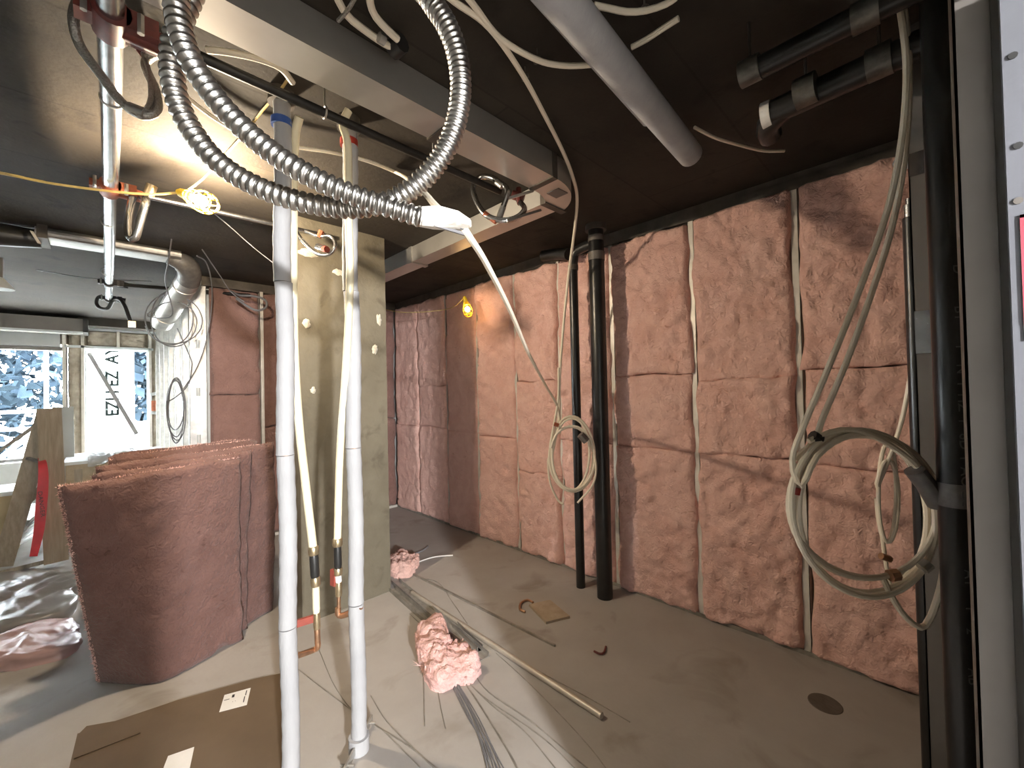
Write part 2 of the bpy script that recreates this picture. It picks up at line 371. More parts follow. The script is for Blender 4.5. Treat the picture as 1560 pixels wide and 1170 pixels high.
# bare stud partition running on towards the windows
part = struct(MB().box((.60, 5.05, 0), (.74, 9.0, .03)).build('trim_1', STUDM))
MB().box((.60, 5.05, 2.62), (.74, 9.0, 2.66)).build('top_track', STUDM, part)
for i, y in enumerate((5.06, 5.55, 6.15, 6.75, 7.35, 7.95, 8.55)):
    s = c_stud(MB(), (.675, y, 0), (0, 1, 0), (1, 0, 0), .0, .0, 0, 0) if False else MB()
    s.box((.60, y, .03), (.74, y + .003, 2.62)).box((.60, y, .03), (.604, y + .04, 2.62)).box((.736, y, .03), (.74, y + .04, 2.62))
    st = s.build('steel_stud', STEEL, part)
    if i == 0:
        for zz in (.55, 1.10, 1.56, 2.03):
            MB().tube([(.67, y - .001, zz - .04), (.67, y - .001, zz + .04)], .016, 8).build('lit_slot', WHITEF, st)  # solid white bars stand in for light coming through the punched holes

# ------------------------------------------------------------------ window wall far away
YW = 9.0
ww = struct(MB().box((-3.6, YW + .1, 0), (-3.2, YW + .3, H)).build('wall_front', DRYW))
def wbox(name, x0, x1, z0, z1, y0, y1, m, parent=ww): return MB().box((x0, y0, z0), (x1, y1, z1)).build(name, m, parent)
W1 = (-3.2, -.42, .70, 2.24); W2 = (-.17, .53, .66, 2.28)
wbox('lower_panel', -3.2, -.42, 0, .66, YW + .02, YW + .3, WBOARD)
wbox('lower_panel', -.42, 3.0, 0, .62, YW + .1, YW + .3, DRYW)
wbox('header_panel', -3.2, -.44, 2.30, 2.62, YW + .02, YW + .3, DRYW)
wbox('header_panel', -.44, 3.0, 2.34, H, YW + .1, YW + .3, SPRAY)
wbox('header_panel', -3.2, -.44, 2.60, H, YW + .1, YW + .3, DRYW)
def foam_fill(x0, x1, z0, z1, seed):
    def fn(u, v):
        a, b = u * (x1 - x0), v * (z1 - z0)
        e = np.clip(np.minimum(a, x1 - x0 - a) / .05, 0, 1)
        n = .05 * np.sqrt(e) + .02 * np.abs(fbm(np.stack([a * 20, b * 14, a * 0 + seed], -1), 3))
        return np.stack([x0 + a, YW + .07 - n, z0 + b], -1)
    sheet(fn, 14, 60, lambda u, v: np.stack([x0 + u * (x1 - x0), YW + .12 + 0 * u, z0 + v * (z1 - z0)], -1)).build('spray_foam', SPRAY, ww, smooth=180)
foam_fill(-.36, -.22, .62, 2.56, 3); foam_fill(.58, .66, .62, 2.56, 4); foam_fill(.70, 1.2, .62, 2.56, 5); foam_fill(-.16, .18, 2.34, 2.54, 6); foam_fill(.2, .52, 2.34, 2.54, 7)
for x in (-.40, -.21, .56, .68):
    wbox('window_stud', x - .018, x + .018, .03, 2.58, YW - .01, YW + .1, STUDM)
wbox('window_stud', .165, .20, 2.32, 2.58, YW - .01, YW + .1, STUDM)
wbox('header_track', -.5, .8, 2.565, 2.60, YW - .03, YW + .12, WHITEF)
wbox('header_track', -.40, .60, 2.29, 2.325, YW - .01, YW + .12, WHITEF)
def window(idx, x0, x1, z0, z1, muls):
    wn = struct(MB().box((x0 - .05, YW + .05, z0 - .05), (x0, YW + .22, z1 + .05)).box((x1, YW + .05, z0 - .05), (x1 + .05, YW + .22, z1 + .05))
                .box((x0, YW + .05, z1), (x1, YW + .22, z1 + .05)).box((x0, YW + .05, z0 - .05), (x1, YW + .22, z0)).build('window_%d' % idx, FRAMEM if idx == 1 else WHITEF))
    xs = [x0] + muls + [x1]
    for a, b in zip(xs[:-1], xs[1:]): MB().box((a, YW + .14, z0), (b, YW + .146, z1)).build('pane', GLASS, wn)
    for x in muls: MB().box((x - .03, YW + .1, z0), (x + .03, YW + .2, z1)).build('mullion', FRAMEM, wn)
    MB().box((x0 - .06, YW - .06, z0 - .075), (x1 + .06, YW + .06, z0 - .045)).build('sill', WBOARD, wn)
    return wn
window(1, *W1, [-2.3, -1.35]); window(2, *W2, [])
# ceiling beam and bulkhead box before the windows
struct(MB().box((-.25, 8.55, 2.58), (3.0, 8.85, 2.7)).build('trim_2', CEIL))
bh = tag(MB().box((-2.9, 8.35, 2.46), (-.19, 8.8, 2.64)).build('bulkhead_box', FRAMEM, loc=(-1.5, 8.6, 2.64)), 'long grey sheet metal box hung under the ceiling above the wide window', 'bulkhead')
MB().box((-.19, 8.34, 2.455), (-.14, 8.81, 2.645)).build('end_cap', BLACK, bh)
MB().box((-2.9, 8.345, 2.43), (-.19, 8.36, 2.46)).build('bottom_lip', WHITEF, bh)

# outside: hoarding boards, scaffold, trees
def outside_tube(p, q, label, r=.03):
    return tag(MB().tube([p, q], r, 8).build('scaffold_tube', WHITEF, loc=p, smooth=True), label, 'scaffold', 'scaffold tubes outside the windows')
for z, nm in ((1.02, 'middle'), (1.32, 'highest'), (.78, 'lowest')): outside_tube((-4.2, 11.2, z), (.0, 11.2, z), nm + ' of the three level scaffold tubes outside the wide window')
for x, nm in ((-1.33, 'upright scaffold tube through the middle of the wide window'), (-.72, 'upright scaffold tube closest to the foamed post between the windows')): outside_tube((x, 11.25, -.2), (x, 11.25, 4.2), nm)
tag(MB().tube([(-.9, 10.6, .9), (-1.9, 10.6, -.2)], .035, 8).build('scaffold_tube', WHITEF, loc=(-.9, 10.6, .9), smooth=True), 'slanting pale scaffold brace low outside the wide window', 'scaffold')
hd = root('hoarding', (.15, 10.2, 0), 'white site hoarding of horizontal boards outside the narrow window', 'hoarding')
for k in range(5): MB().box((-.9, 10.2 + .004 * (k % 2), -.2 + k * .26), (1.3, 10.23 + .004 * (k % 2), .05 + k * .26)).build('board', WBOARD, hd)
wr = tag(MB().box((-.30, 11.6, -.2), (.47, 11.63, 3.6)).build('house_wrap_sheet', WBOARD, loc=(0, 11.6, -.2)), 'white wrap sheet with dark printing hung outside the narrow window', 'sheet')
def text(body, size, loc, rot, mat, parent, name, ext=.0005, bold=0):
    cu = bpy.data.curves.new(name, 'FONT'); cu.body = body; cu.offset = bold; cu.size = size; cu.extrude = ext; cu.resolution_u = 3
    cu.align_x = 'CENTER'; cu.align_y = 'CENTER'
    o = bpy.data.objects.new(name, cu); COL.objects.link(o); cu.materials.append(mat)
    o.rotation_euler = rot; b = np.zeros(3); pp = parent
    while pp is not None: b = b + np.array(pp.location); pp = pp.parent
    me = bpy.data.meshes.new_from_object(o.evaluated_get(bpy.context.evaluated_depsgraph_get())); bpy.data.objects.remove(o)
    o = bpy.data.objects.new(name, me); COL.objects.link(o); o.rotation_euler = rot
    if not me.materials: me.materials.append(mat)
    o.location = tuple(np.array(loc) - b); o.parent = parent
    return o
GREENINK = M('faded_print', (.0022, .003, .0028), None, 10, 1.0, spec=0)
text('EZI I EZ  AY T', .27, (.15, 11.59, 1.98), (math.pi / 2, -math.pi / 2, 0), GREENINK, wr, 'lettering', bold=.009)
tag(MB().beam((-.15, 9.232, 2.24), (.40, 9.232, .92), .02, .055).build('brace_bar', FRAMEM, loc=(-.15, 9.232, 2.24)), 'thin diagonal brace bar across the narrow window', 'brace')
def tree(name, c, rx, rz, n, label):
    t = root(name, (c[0], c[1], -.2), label, 'tree', 'trees beyond the windows')
    MB().tube([(c[0], c[1], -.2), (c[0], c[1], c[2])], [.16, .07], 8).build('trunk', WOOD, t)
    m = MB()
    for k in range(n):
        v = RNG.normal(size=3); v = v / np.linalg.norm(v) * RNG.rand() ** .4
        p = np.array(c) + v * np.array([rx, rx, rz]); a = RNG.normal(size=3) * .09; b = RNG.normal(size=3) * .06
        m.add([p - a, p - b, p + a, p + b], [(0, 1, 2, 3)])
    o = m.build('leaves', LEAFM, t); o['kind'] = 'stuff'
tree('tree', (-2.6, 14.5, 2.2), 2.3, 2.2, 3200, 'tall leafy tree behind the scaffold outside the wide window')
tree('tree', (.95, 13.5, 2.0), .5, 1.6, 900, 'narrow leafy tree at the edge of the narrow window')

# ------------------------------------------------------------------ concrete column
CXa, CXb, CYa, CYb = .925, 1.555, 2.94, 3.26
def col_fn(u, v): return np.stack([CXa + u * (CXb - CXa), CYa - .004 * fbm(np.stack([u * 5, v * 18, u * 0], -1), 4), v * H], -1)
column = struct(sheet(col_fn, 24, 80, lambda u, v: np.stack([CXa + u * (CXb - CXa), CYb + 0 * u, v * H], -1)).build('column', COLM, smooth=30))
def dab(x, y, r, sq=1.3):
    c = at(x, y, Y=CYa); m = MB(); n = 18
    ring = [(c[0] + r * (1 + .25 * random.uniform(-1, 1)) * math.cos(t), c[2] + r * sq * (1 + .25 * random.uniform(-1, 1)) * math.sin(t)) for t in np.linspace(0, 2 * math.pi, n, endpoint=False)]
    vs = [(a, CYa + .004, b) for a, b in ring] + [(c[0] + (a - c[0]) * .7, CYa - .0045, c[2] + (b - c[2]) * .7) for a, b in ring] + [(c[0], CYa - .005, c[2])]
    m.add(vs, [(k, (k + 1) % n, n + (k + 1) % n, n + k) for k in range(n)] + [(n + k, n + (k + 1) % n, 2 * n) for k in range(n)])
    m.build('plaster_dab', PATCH, column, smooth=60)
dab(467, 493, .030); dab(571, 532, .032); dab(577, 487, .030, 1.9); dab(517, 415, .05, .5); dab(468, 385, .07, .4); dab(477, 595, .022)

# ------------------------------------------------------------------ sheet metal duct on the ceiling
duct = root('rectangular_duct', (1.7, 1.38, H), 'flat galvanised rectangular duct turning a corner under the slab', 'duct')
ZB, ZT = 2.572, 2.695
MB().box((.075, 1.305, ZB), (1.0, 1.455, ZT)).build('straight_section', DUCTM, duct)
MB().box((1.02, 1.30, ZB - .003), (1.62, 1.46, ZT)).build('straight_section', DUCTM, duct)
MB().box((.975, 1.298, ZB - .006), (1.035, 1.464, ZT)).build('sealed_joint', TRACK, duct)
MB().box((1.60, 1.296, ZB - .008), (1.635, 1.466, ZT)).build('sealed_joint', TRACK, duct)
el = MB(); n = 12; R1, R2 = .055, .215                                  # rounded elbow
cx, cy = 1.635, 1.52 + 0
arc = [(math.cos(t), math.sin(t)) for t in np.linspace(-math.pi / 2, 0, n)]
vs = []
for z in (ZB, ZT):
    vs += [(cx + .15 + (R1) * c - .15 + .0, cy + R1 * s, z) for c, s in arc] + [(cx + R2 * c, cy + R2 * s, z) for c, s in arc]
fs = []
for k in range(n - 1):
    fs += [(k, k + 1, n + k + 1, n + k), (2 * n + k, 3 * n + k, 3 * n + k + 1, 2 * n + k + 1), (n + k, n + k + 1, 3 * n + k + 1, 3 * n + k), (k, 2 * n + k, 2 * n + k + 1, k + 1)]
el.add(vs, fs)
# the second run along the batt wall starts where the elbow ends
BX0, BX1 = 1.80, 1.935
el2 = MB()
shift = BX0 - (cx + R1)
el2.add([(x + (shift if i % (2 * n) < 2 * n else 0) * (k_ / 1.0), y, z) for i, ((x, y, z), k_) in enumerate(zip(el.v, [j / (n - 1) for j in list(range(n)) * 4]))], el.f)
el2.build('elbow', DUCTM, duct, smooth=30)
MB().box((1.79, 1.51, ZB - .007), (BX1 + .045, 1.55, ZT)).build('sealed_joint', TRACK, duct)
MB().box((BX0, 1.55, ZB), (BX1, 2.95, ZT)).build('straight_section', DUCTM, duct)
MB().box((BX0 - .004, 2.97, ZB - .002), (BX1 + .004, 5.02, ZT)).build('straight_section', DUCTM, duct)
MB().box((BX0 - .012, 2.94, ZB - .012), (BX1 + .012, 2.985, ZT)).build('joint_flange', STEEL, duct)
MB().box((1.72, 1.36, ZB - .004), (1.80, 1.44, ZB)).build('patch_plate', FRAMEM, duct)

# ------------------------------------------------------------------ sprinkler mains, branches and hoses
zs_ = 2.59
main = root('sprinkler_main', (.03, 3, zs_), 'long zinc coated sprinkler main running under the slab towards the windows', 'pipe')
MB().tube([(.012, .9, zs_), (.03, 2.2, zs_), (.055, 6.3, zs_)], .030, 16).build('main_pipe', CHROME, main, smooth=True)
for y in (2.05, 3.5, 4.9): MB().ring((.03, y, zs_), (0, 1, 0), .031, .004).build('pipe_band', STEEL, main, smooth=True)
def mech_tee(y, m, name, body=1.0):
    t = MB(); x = .02 + (y - 1) * .007
    t.tube([(x, y - .05 * body, zs_), (x, y + .05 * body, zs_)], .043, 14)
    t.tube([(x, y, zs_), (x + .13, y, zs_ - .01)], [.036, .03], 12)
    t.box((x - .075, y - .028, zs_ - .018), (x - .035, y + .028, zs_ + .018)).box((x + .03, y - .05, zs_ - .03), (x + .10, y + .035, zs_ + .025))
    b = t.build(name, m, main, smooth=30)
    MB().tube([(x - .055, y - .04, zs_ - .03), (x - .055, y - .04, zs_ + .03)], .008, 6).build('bolt', STEEL, b, smooth=True)
    MB().tube([(x + .06, y - .05, zs_ - .035), (x + .06, y - .05, zs_ + .02)], .009, 6).build('bolt', STEEL, b, smooth=True)
mech_tee(1.62, REDDK, 'grooved_tee'); mech_tee(2.93, ORANGE, 'grooved_tee'); mech_tee(5.35, IRON, 'pipe_clamp', .6); mech_tee(6.2, IRON, 'pipe_clamp', .6)
def branch(p, q, r, mat, label, name='branch_pipe'):
    return tag(MB().tube([p, q], r, 12).build(name, mat, loc=p, smooth=True), label, 'pipe')
b1 = branch((.13, 1.62, 2.60), (1.56, 1.64, 2.60), .017, IRON, 'black iron branch pipe running just behind the rectangular duct')
for x in (.62, 1.12):
    MB().ring((x, 1.63, 2.605), (1, 0, 0), .022, .004).tube([(x, 1.63, 2.625), (x, 1.63, H)], .004, 6).build('hanger_ring', STEEL, b1, smooth=True)
b2 = branch((.16, 2.93, 2.59), (1.10, 2.90, 2.60), .014, CHROME, 'thin zinc branch pipe ending in a red capped sprinkler near the column')
b3 = branch((.10, 5.35, 2.585), (1.1, 4.95, 2.55), .018, IRON, 'black branch pipe crossing the bare metal studs far back')
def hose(name, pts, r, label, step=.015, mat=BRAID):
    h = root(name, pts[0], label, 'hose')
    MB().tube(spline(pts, step), r, 10).build('hose', mat, h, smooth=True)
    return h
h = hose('braided_hose', [np.array([.15, 1.62, 2.585])] + path([(222, 95, 1.34), (236, 135, 1.30), (240, 165, 1.28), (226, 176, 1.26), (206, 172, 1.25), (182, 152, 1.24), (152, 112, 1.22), (122, 70, 1.2), (112, 30, 1.18), (122, 0, 1.2), (150, -22, 1.25), (170, -20, 1.3)]), .013,
         'steel braided sprinkler hose looping around the near end of the zinc main')
MB().tube(path([(222, 174, 1.255), (196, 164, 1.245)]), .017, 10).build('end_sleeve', STEEL, h, smooth=True)
MB().tube(path([(205, 52, 1.37), (226, 78, 1.34)]), .030, 10).build('end_fitting', REDDK, h, smooth=True)
MB().tube(spline(path([(213, 70, 1.35), (226, 105, 1.31), (230, 150, 1.27), (222, 168, 1.25)]), .02), .007, 8).build('return_line', BRAID, h, smooth=True)
h = hose('flexible_drop', [np.array([.15, 2.93, 2.578])] + path([(222, 305, 2.12), (214, 335, 2.10), (206, 362, 2.10), (197, 360, 2.10), (196, 335, 2.12), (202, 300, 2.16)]), .018,
         'short steel flexible drop bent in a U below the orange tee', mat=CHROME)
MB().tube(path([(226, 298, 2.13), (232, 282, 2.13)]), .024, 10).build('end_nut', BRASS, h, smooth=True)
h = hose('flexible_drop', path([(448, 348, 2.62), (462, 368, 2.6), (482, 386, 2.58), (500, 388, 2.58), (511, 374, 2.58), (504, 360, 2.6), (486, 360, 2.6), (466, 352, 2.62)]), .012,
         'steel flexible drop looped with a red cap beside the column top', mat=CHROME)
MB().tube(path([(484, 376, 2.56), (496, 379, 2.52)]), .020, 12).build('sprinkler_body', CHROME, h, smooth=True)
MB().tube(path([(493, 379, 2.53), (498, 380, 2.50)]), .019, 12).build('red_cap', REDP, h, smooth=True)
MB().tube(path([(486, 362, 2.6), (490, 352, 2.6)]), .018, 8).build('pipe_fitting', ORANGE, h, smooth=True)
h = hose('flexible_drop', path([(763, 325, 2.1), (772, 299, 2.12), (772, 287, 2.15), (761, 278, 2.17), (748, 270, 2.2), (731, 270, 2.22), (721, 284, 2.2), (726, 307, 2.15), (741, 328, 2.1), (766, 336, 2.08), (788, 331, 2.1), (799, 319, 2.15), (795, 311, 2.2), (790, 306, 2.24)]), .0145,
         'looped steel flexible drop hanging at the end of the black branch pipe', mat=CHROME)
MB().tube(path([(760, 333, 2.09), (766, 316, 2.1)]), .017, 10).build('end_nut', STEEL, h, smooth=True)
MB().tube(path([(756, 277, 2.17), (765, 284, 2.16)]), .016, 10).build('end_nut', STEEL, h, smooth=True)
MB().tube(path([(738, 325, 2.1), (756, 338, 2.085)]), .014, 10).build('warning_tag', ORANGE, h, smooth=True)
MB().tube(path([(780, 296, 2.25), (798, 303, 2.25)]), .024, 10).tube(path([(790, 288, 2.27), (792, 310, 2.22)]), .016, 8).build('red_elbow', REDDK, h, smooth=True)
hb = tag(MB().beam(at(768, 304, d=2.12), at(812, 291, d=2.2), .012, .012).beam(at(772, 336, d=2.0), at(824, 320, d=2.15), .008, .012).build('hose_bracket', STEEL, loc=at(812, 291, d=2.2)), 'bright steel bracket bar holding the looped drop under the duct', 'bracket')
h = hose('flexible_drop', path([(166, 458, 4.5), (152, 452, 4.5), (147, 461, 4.5), (152, 469, 4.5), (164, 470, 4.48), (172, 458, 4.45), (182, 456, 4.43), (190, 466, 4.4), (196, 482, 4.4), (200, 493, 4.4)]), .018,
         'dark flexible drop ringed at the far end of the zinc main', mat=IRON)
MB().box(tuple(at(201, 494, d=4.4) - .03), tuple(at(201, 494, d=4.4) + .03)).build('end_fitting', BRASS, h)
h = hose('flexible_drop', [at(352, 444, Z=2.565)] + path([(365, 450, 4.1), (385, 451, 4.1), (404, 457, 4.1), (405, 468, 4.1), (392, 473, 4.1), (376, 466, 4.1), (360, 455, 4.1)]), .011,
         'grey flexible drop looped against the far pink wall', mat=GREYC)

# round duct
rd = root('round_duct', (.3, 4.1, 2.6), 'galvanised duct that elbows down beside the bare metal studs', 'duct')
def stadium(m, x0, x1, y0, y1, z0, z1):
    r = (z1 - z0) / 2; prof = [(y0 + r - r * math.sin(t), (z0 + z1) / 2 + r * math.cos(t)) for t in np.linspace(0, math.pi, 8)] + [(y1 - r + r * math.sin(t), (z0 + z1) / 2 - r * math.cos(t)) for t in np.linspace(0, math.pi, 8)]
    n = len(prof); return m.add([(x, y, z) for x in (x0, x1) for y, z in prof], [(k, (k + 1) % n, n + (k + 1) % n, n + k) for k in range(n)] + [tuple(range(n))[::-1], tuple(range(n, 2 * n))])
stadium(MB(), -.32, .46, 4.22, 4.46, 2.627, 2.697).build('oval_section', STEEL, rd, smooth=25)
pts = spline([np.array([.38, 4.33, 2.645]), np.array([.47, 4.34, 2.63]), np.array([.53, 4.41, 2.59]), np.array([.54, 4.55, 2.525])], .03)
MB().tube(pts, [.05 + .035 * min(1, k / 4) for k in range(len(pts))], 14).build('taped_elbow', GREYT, rd, smooth=True)
e0, e1 = np.array([.54, 4.53, 2.535]), at(246, 492, d=4.15)
MB().pipe(e0, e1, .088, .004, 20).build('round_section', STEEL, rd, smooth=True)
for k_ in (.12, .8): MB().ring(e0 + (e1 - e0) * k_, e1 - e0, .089, .006, 20).build('crimp_rib', STEEL, rd, smooth=True)
MB().box((-.31, 4.20, 2.61), (-.26, 4.48, 2.7)).build('hanger_strap', TRACK, rd)
MB().tube([(-.30, 4.33, 2.63), (-.65, 4.33, 2.61)], [.06, .09], 14).build('wrapped_end', BLACK, rd, smooth=True)
MB().beam(at(48, 352, d=2.75), at(60, 371, d=2.75), .02, .004).build('loose_tab', WHITET, rd)
fix = root('site_lamp', at(2, 432, d=3), 'white shaded site lamp hanging from the slab before the wide window', 'lamp')
c = at(-4, 440, d=3.2)
MB().tube([c + np.array([0, 0, .0]), c + np.array([0, 0, .03]), c + np.array([0, 0, .09])], [.09, .075, .03], 16).build('shade', WHITEF, fix, smooth=True)
MB().box(tuple(c + np.array([-.03, -.03, .09])), tuple(c + np.array([.03, .03, .24]))).build('housing', FRAMEM, fix)
MB().tube([c + np.array([0, 0, .24]), np.array([c[0], c[1], H])], .006, 6).build('hanging_rod', STEEL, fix)

# ------------------------------------------------------------------ flexible metal conduit coil
def corrugated(pts, r, pitch, amp=.0042, step=.0028, n=14):
    P = spline(pts, step); s = np.concatenate([[0], np.cumsum([np.linalg.norm(P[k + 1] - P[k]) for k in range(len(P) - 1)])])
    tot = s[-1]; ph = 0; rr = []; last = 0
    for k, x in enumerate(s):
        pt = pitch(x / tot); ph += (x - last) / pt; last = x
        rr.append(r - amp + amp * 2 * abs(math.sin(math.pi * ph)) ** .7)
    return MB().tube(P, rr, n)
c1 = root('flexible_conduit', at(360, 180, d=.84), 'coarse ribbed flexible metal conduit with its end wrapped in white paper tape', 'conduit')
corrugated(path([(300, -330, .80), (288, -180, .80), (274, -60, .80), (269, 10, .80), (283, 75, .80), (315, 132, .81), (362, 187, .82), (420, 236, .83), (480, 272, .84), (540, 298, .86), (590, 315, .88), (645, 332, .90)]), .0188, lambda t: .0165).build('ribbed_tube', CONDM, c1, smooth=180)
c2 = root('flexible_conduit', at(500, 316, d=.93), 'long loop of ribbed flexible metal conduit sweeping past the rectangular duct', 'conduit')
corrugated(path([(345, -250, .9), (318, -90, .9), (296, -20, .89), (272, 40, .88), (262, 90, .88), (268, 145, .88), (290, 195, .89), (330, 245, .90), (385, 281, .91), (450, 305, .92), (520, 317, .93), (580, 311, .93), (628, 287, .92), (667, 247, .91), (692, 196, .90), (702, 140, .89), (697, 85, .88), (680, 38, .87), (652, -5, .87), (618, -60, .88), (590, -250, .9)]), 0.0195,
           lambda t: .0175 if t < .52 else .0175 - .0065 * min(1, (t - .52) / .12)).build('ribbed_tube', CONDM, c2, smooth=180)
tp = path([(628, 328, .895), (640, 330, .90), (662, 331, .92), (690, 336, .95), (708, 342, .97), (712, 346, .98)])
MB().tube(tp, [.019, .023, .034, .033, .024, .012], 9, flat=[1, .9, .7, .6, .5, .4]).build('tape_wrap', WHITET, c1, smooth=25)
for a, b in (((660, 342, .91), (712, 358, .985)), ((676, 334, .91), (708, 349, .97))):
    MB().tube(path([a, b]), .004, 6).build('wire_end', GREYC, c1, smooth=True)

# ------------------------------------------------------------------ white PEX tubes on the ceiling
def pex(name, pts, r, label, mat=PEXW, group=None, step=.02, clips=()):
    o = tag(MB().tube(spline(pts, step), r, 8).build(name, mat, loc=pts[0], smooth=True), label, 'tube', group)
    for c in clips:
        MB().ring(c, (1, .3, 0), r + .003, .004, 10, 5).tube([c, c + np.array([0, 0, .05])], .003, 5).build('clip', TRACK, o, smooth=True)
    return o
def up(Z, *p): return pathZ(Z, p)
pex('water_tube', up(2.65, (640, -40), (692, 2), (745, 42), (795, 112), (832, 180), (858, 232)) + path([(872, 268, 2.2), (879, 300, 2.45), (876, 345, 2.7), (866, 420, 2.95), (858, 500, 3.05), (853, 570, 3.05), (852, 640, 3.02)]), .0095,
    'cream tube bending off the slab beside the duct elbow down to the batt wall coil', clips=[at(800, 118, Z=2.66)])
pex('water_tube', up(2.65, (690, -30), (722, 8), (762, 58), (818, 91), (860, 100), (905, 98), (945, 90)), .0095, 'cream tube curving across the slab towards the white drain pipe', clips=[at(818, 91, Z=2.66)])
pex('water_tube', up(2.65, (262, 128), (292, 154), (330, 182), (372, 204), (440, 222), (505, 232), (562, 246), (610, 266)) + path([(640, 288, 1.35), (662, 312, 1.02), (676, 326, .95)]), .0085,
    'white tube running on the slab past both foam pipes into the taped conduit end')
pex('water_tube', path([(705, 345, .97), (716, 362, .99), (742, 404, 1.13), (778, 475, 1.52), (806, 540, 2.1), (830, 585, 2.65), (850, 622, 2.98), (853, 660, 3.0)]), .0085, 'white tube slanting from the taped conduit end down to the batt wall coil')
pex('water_tube', up(2.65, (315, 76), (350, 80), (395, 90), (428, 104), (446, 126)), .011, 'short white tube curving on the slab into the blue banded foam pipe')
pex('water_tube', up(2.65, (905, 8), (925, 12), (955, 18), (985, 16), (1015, 6), (1030, -4)), .009, 'pale tube clipped to the dark slab beyond the white drain pipe', clips=[at(982, 14, Z=2.66)])
pex('water_tube', up(2.65, (962, 72), (985, 60), (1012, 42), (1034, 28)), .009, 'short pale tube on the dark slab between drain pipe and black pipes')
pex('water_tube', up(2.65, (1058, 194), (1090, 210), (1130, 222), (1165, 230), (1195, 230)), .007, 'thin pale tube on the dark slab beyond the drain pipe end')
pex('water_tube', up(2.64, (505, -20), (528, 22), (556, 46), (585, 66), (600, 73)), .011, 'white tube ending at a black cap beside the duct top')
o = pex('water_tube', up(2.62, (562, -20), (564, 5), (572, 25), (590, 45), (606, 60)), .011, 'white tube with a steel elbow ending at the black ceiling cap')
MB().tube(up(2.65, (598, 76), (612, 64)), .03, 10).build('end_cap', BLACK, o, smooth=True)
MB().tube(up(2.63, (577, 56), (586, 62)), .016, 8).build('crimp_ring', STEEL, o, smooth=True)
o = tag(MB().tube(spline(up(2.63, (545, -10), (530, 15), (515, 32)), .02), .006, 8).build('armoured_cable', BRAID, loc=at(530, 15, Z=2.63), smooth=True), 'short armoured cable dropping onto the duct beside the white tubes', 'cable')

# white drain pipe and its slim neighbour
dp = root('drain_pipe', (1.3, .72, 2.6), 'white drain pipe hung under the slab with an open round end', 'pipe')
p0, p1 = at(857, 0, Z=2.56), at(1052, 236, Z=2.56)
MB().pipe(p0 + (p0 - p1) * .6, p1, .051, .004, 24).build('pipe_body', FOAM, dp, smooth=True)
MB().tube([p1 + (p0 - p1) * .012, p1 + (p0 - p1) * .02], .047, 20).build('end_plug', BLACK, dp)
tag(MB().tube([at(800, -30, Z=2.64), at(985, 186, Z=2.64)], [.022, .018], 10).build('vent_tube', FOAM, loc=at(900, 90, Z=2.64), smooth=True), 'slim pale pipe lying along the side of the white drain pipe', 'pipe')

# black pipes with banded couplings near the wall top
def black_drain(name, pxs, Z, r, label, n_hang):
    t = root(name, at(*pxs[0], Z=Z), label, 'pipe', None)
    a, b = at(*pxs[0], Z=Z), at(*pxs[-1], Z=Z); b = b + (b - a) * .4
    MB().tube([a, b], r, 18).build('pipe_body', ABSM, t, smooth=True)
    for q in pxs[1:-1]:
        c = at(*q, Z=Z); d = _n(b - a)
        MB().tube([c - d * .03, c + d * .03], r + .006, 18).build('band_coupling', DULL, t, smooth=True)
        MB().tube([c + np.array([0, 0, r]), np.array([c[0], c[1], H])], .005, 6).build('hanger_rod', TRACK, t)
    return t, a, b
t, a, b = black_drain('black_drain', [(1176, 172), (1228, 138), (1340, 94), (1430, 55)], 2.50, .042, 'black drain pipe with steel banded couplings nearest the batt wall top', 2)
MB().tube([a, a + np.array([0, .03, 0])], .046, 18).build('end_cap', LABELW, t, smooth=True)
MB().tube(spline([a + np.array([0, -.05, 0]), a + np.array([.03, .02, -.02]), a + np.array([.10, .03, -.03])], .03), .04, 12).build('elbow', ABSM, t, smooth=True)
black_drain('black_drain', [(1128, 118), (1143, 108), (1318, 22), (1400, -20)], 2.54, .034, 'black drain pipe farther from the batt wall, its coupling beyond the white drain', 2)
tag(MB().tube([at(1180, 240, X=2.6), at(1215, 100, X=2.2)], .03, 12).build('black_drain', ABSM, loc=at(1200, 160, X=2.4), smooth=True), 'short slanting black pipe joining the couplings below the dark slab', 'pipe')

# ------------------------------------------------------------------ caged work lamps on a yellow cord
def cage_lamp(name, c, axis, size, bulbmat, label, detail=True):
    t = root(name, c, label, 'lamp', 'string of caged work lamps')
    c = np.asarray(c, float); ax = _n(np.asarray(axis, float)); a = np.array([0, 0, 1.]) if abs(ax[2]) < .9 else np.array([1., 0, 0])
    u = _n(np.cross(ax, a)); v = np.cross(ax, u)
    prof = [(-.085, .026), (-.05, .040), (0, .052), (.05, .050), (.085, .030)]
    m = MB(); cage = MB(); nn = 8 if detail else 6
    for k in range(nn):
        t0 = 2 * math.pi * k / nn
        cage.tube(spline([c + size * (s * ax + r * (math.cos(t0 + s * 5) * u + math.sin(t0 + s * 5) * v)) for s, r in prof], .02), .0028 * size, 5)
    for s, r in prof: cage.ring(c + size * s * ax, ax, r * size, .003 * size, 16, 5)
    cage.build('cage', YELLOW, t, smooth=True)
    MB().tube([c - ax * .15 * size, c - ax * .13 * size, c - ax * .085 * size, c - ax * .05 * size], [.012 * size, .022 * size, .025 * size, .02 * size], 12).build('socket', YELLOW, t, smooth=True)
    MB().sphere(c, .030 * size, 14, 10).build('bulb', bulbmat, t, smooth=True)
    return t
lc = at(306, 306, d=2.07)
cage_lamp('work_lamp', lc, at(330, 316, d=2.05) - at(276, 294, d=2.09), 1.0, BULB1, 'lit yellow caged work lamp hanging near the zinc sprinkler main')
l2 = at(712, 471, d=4.05)
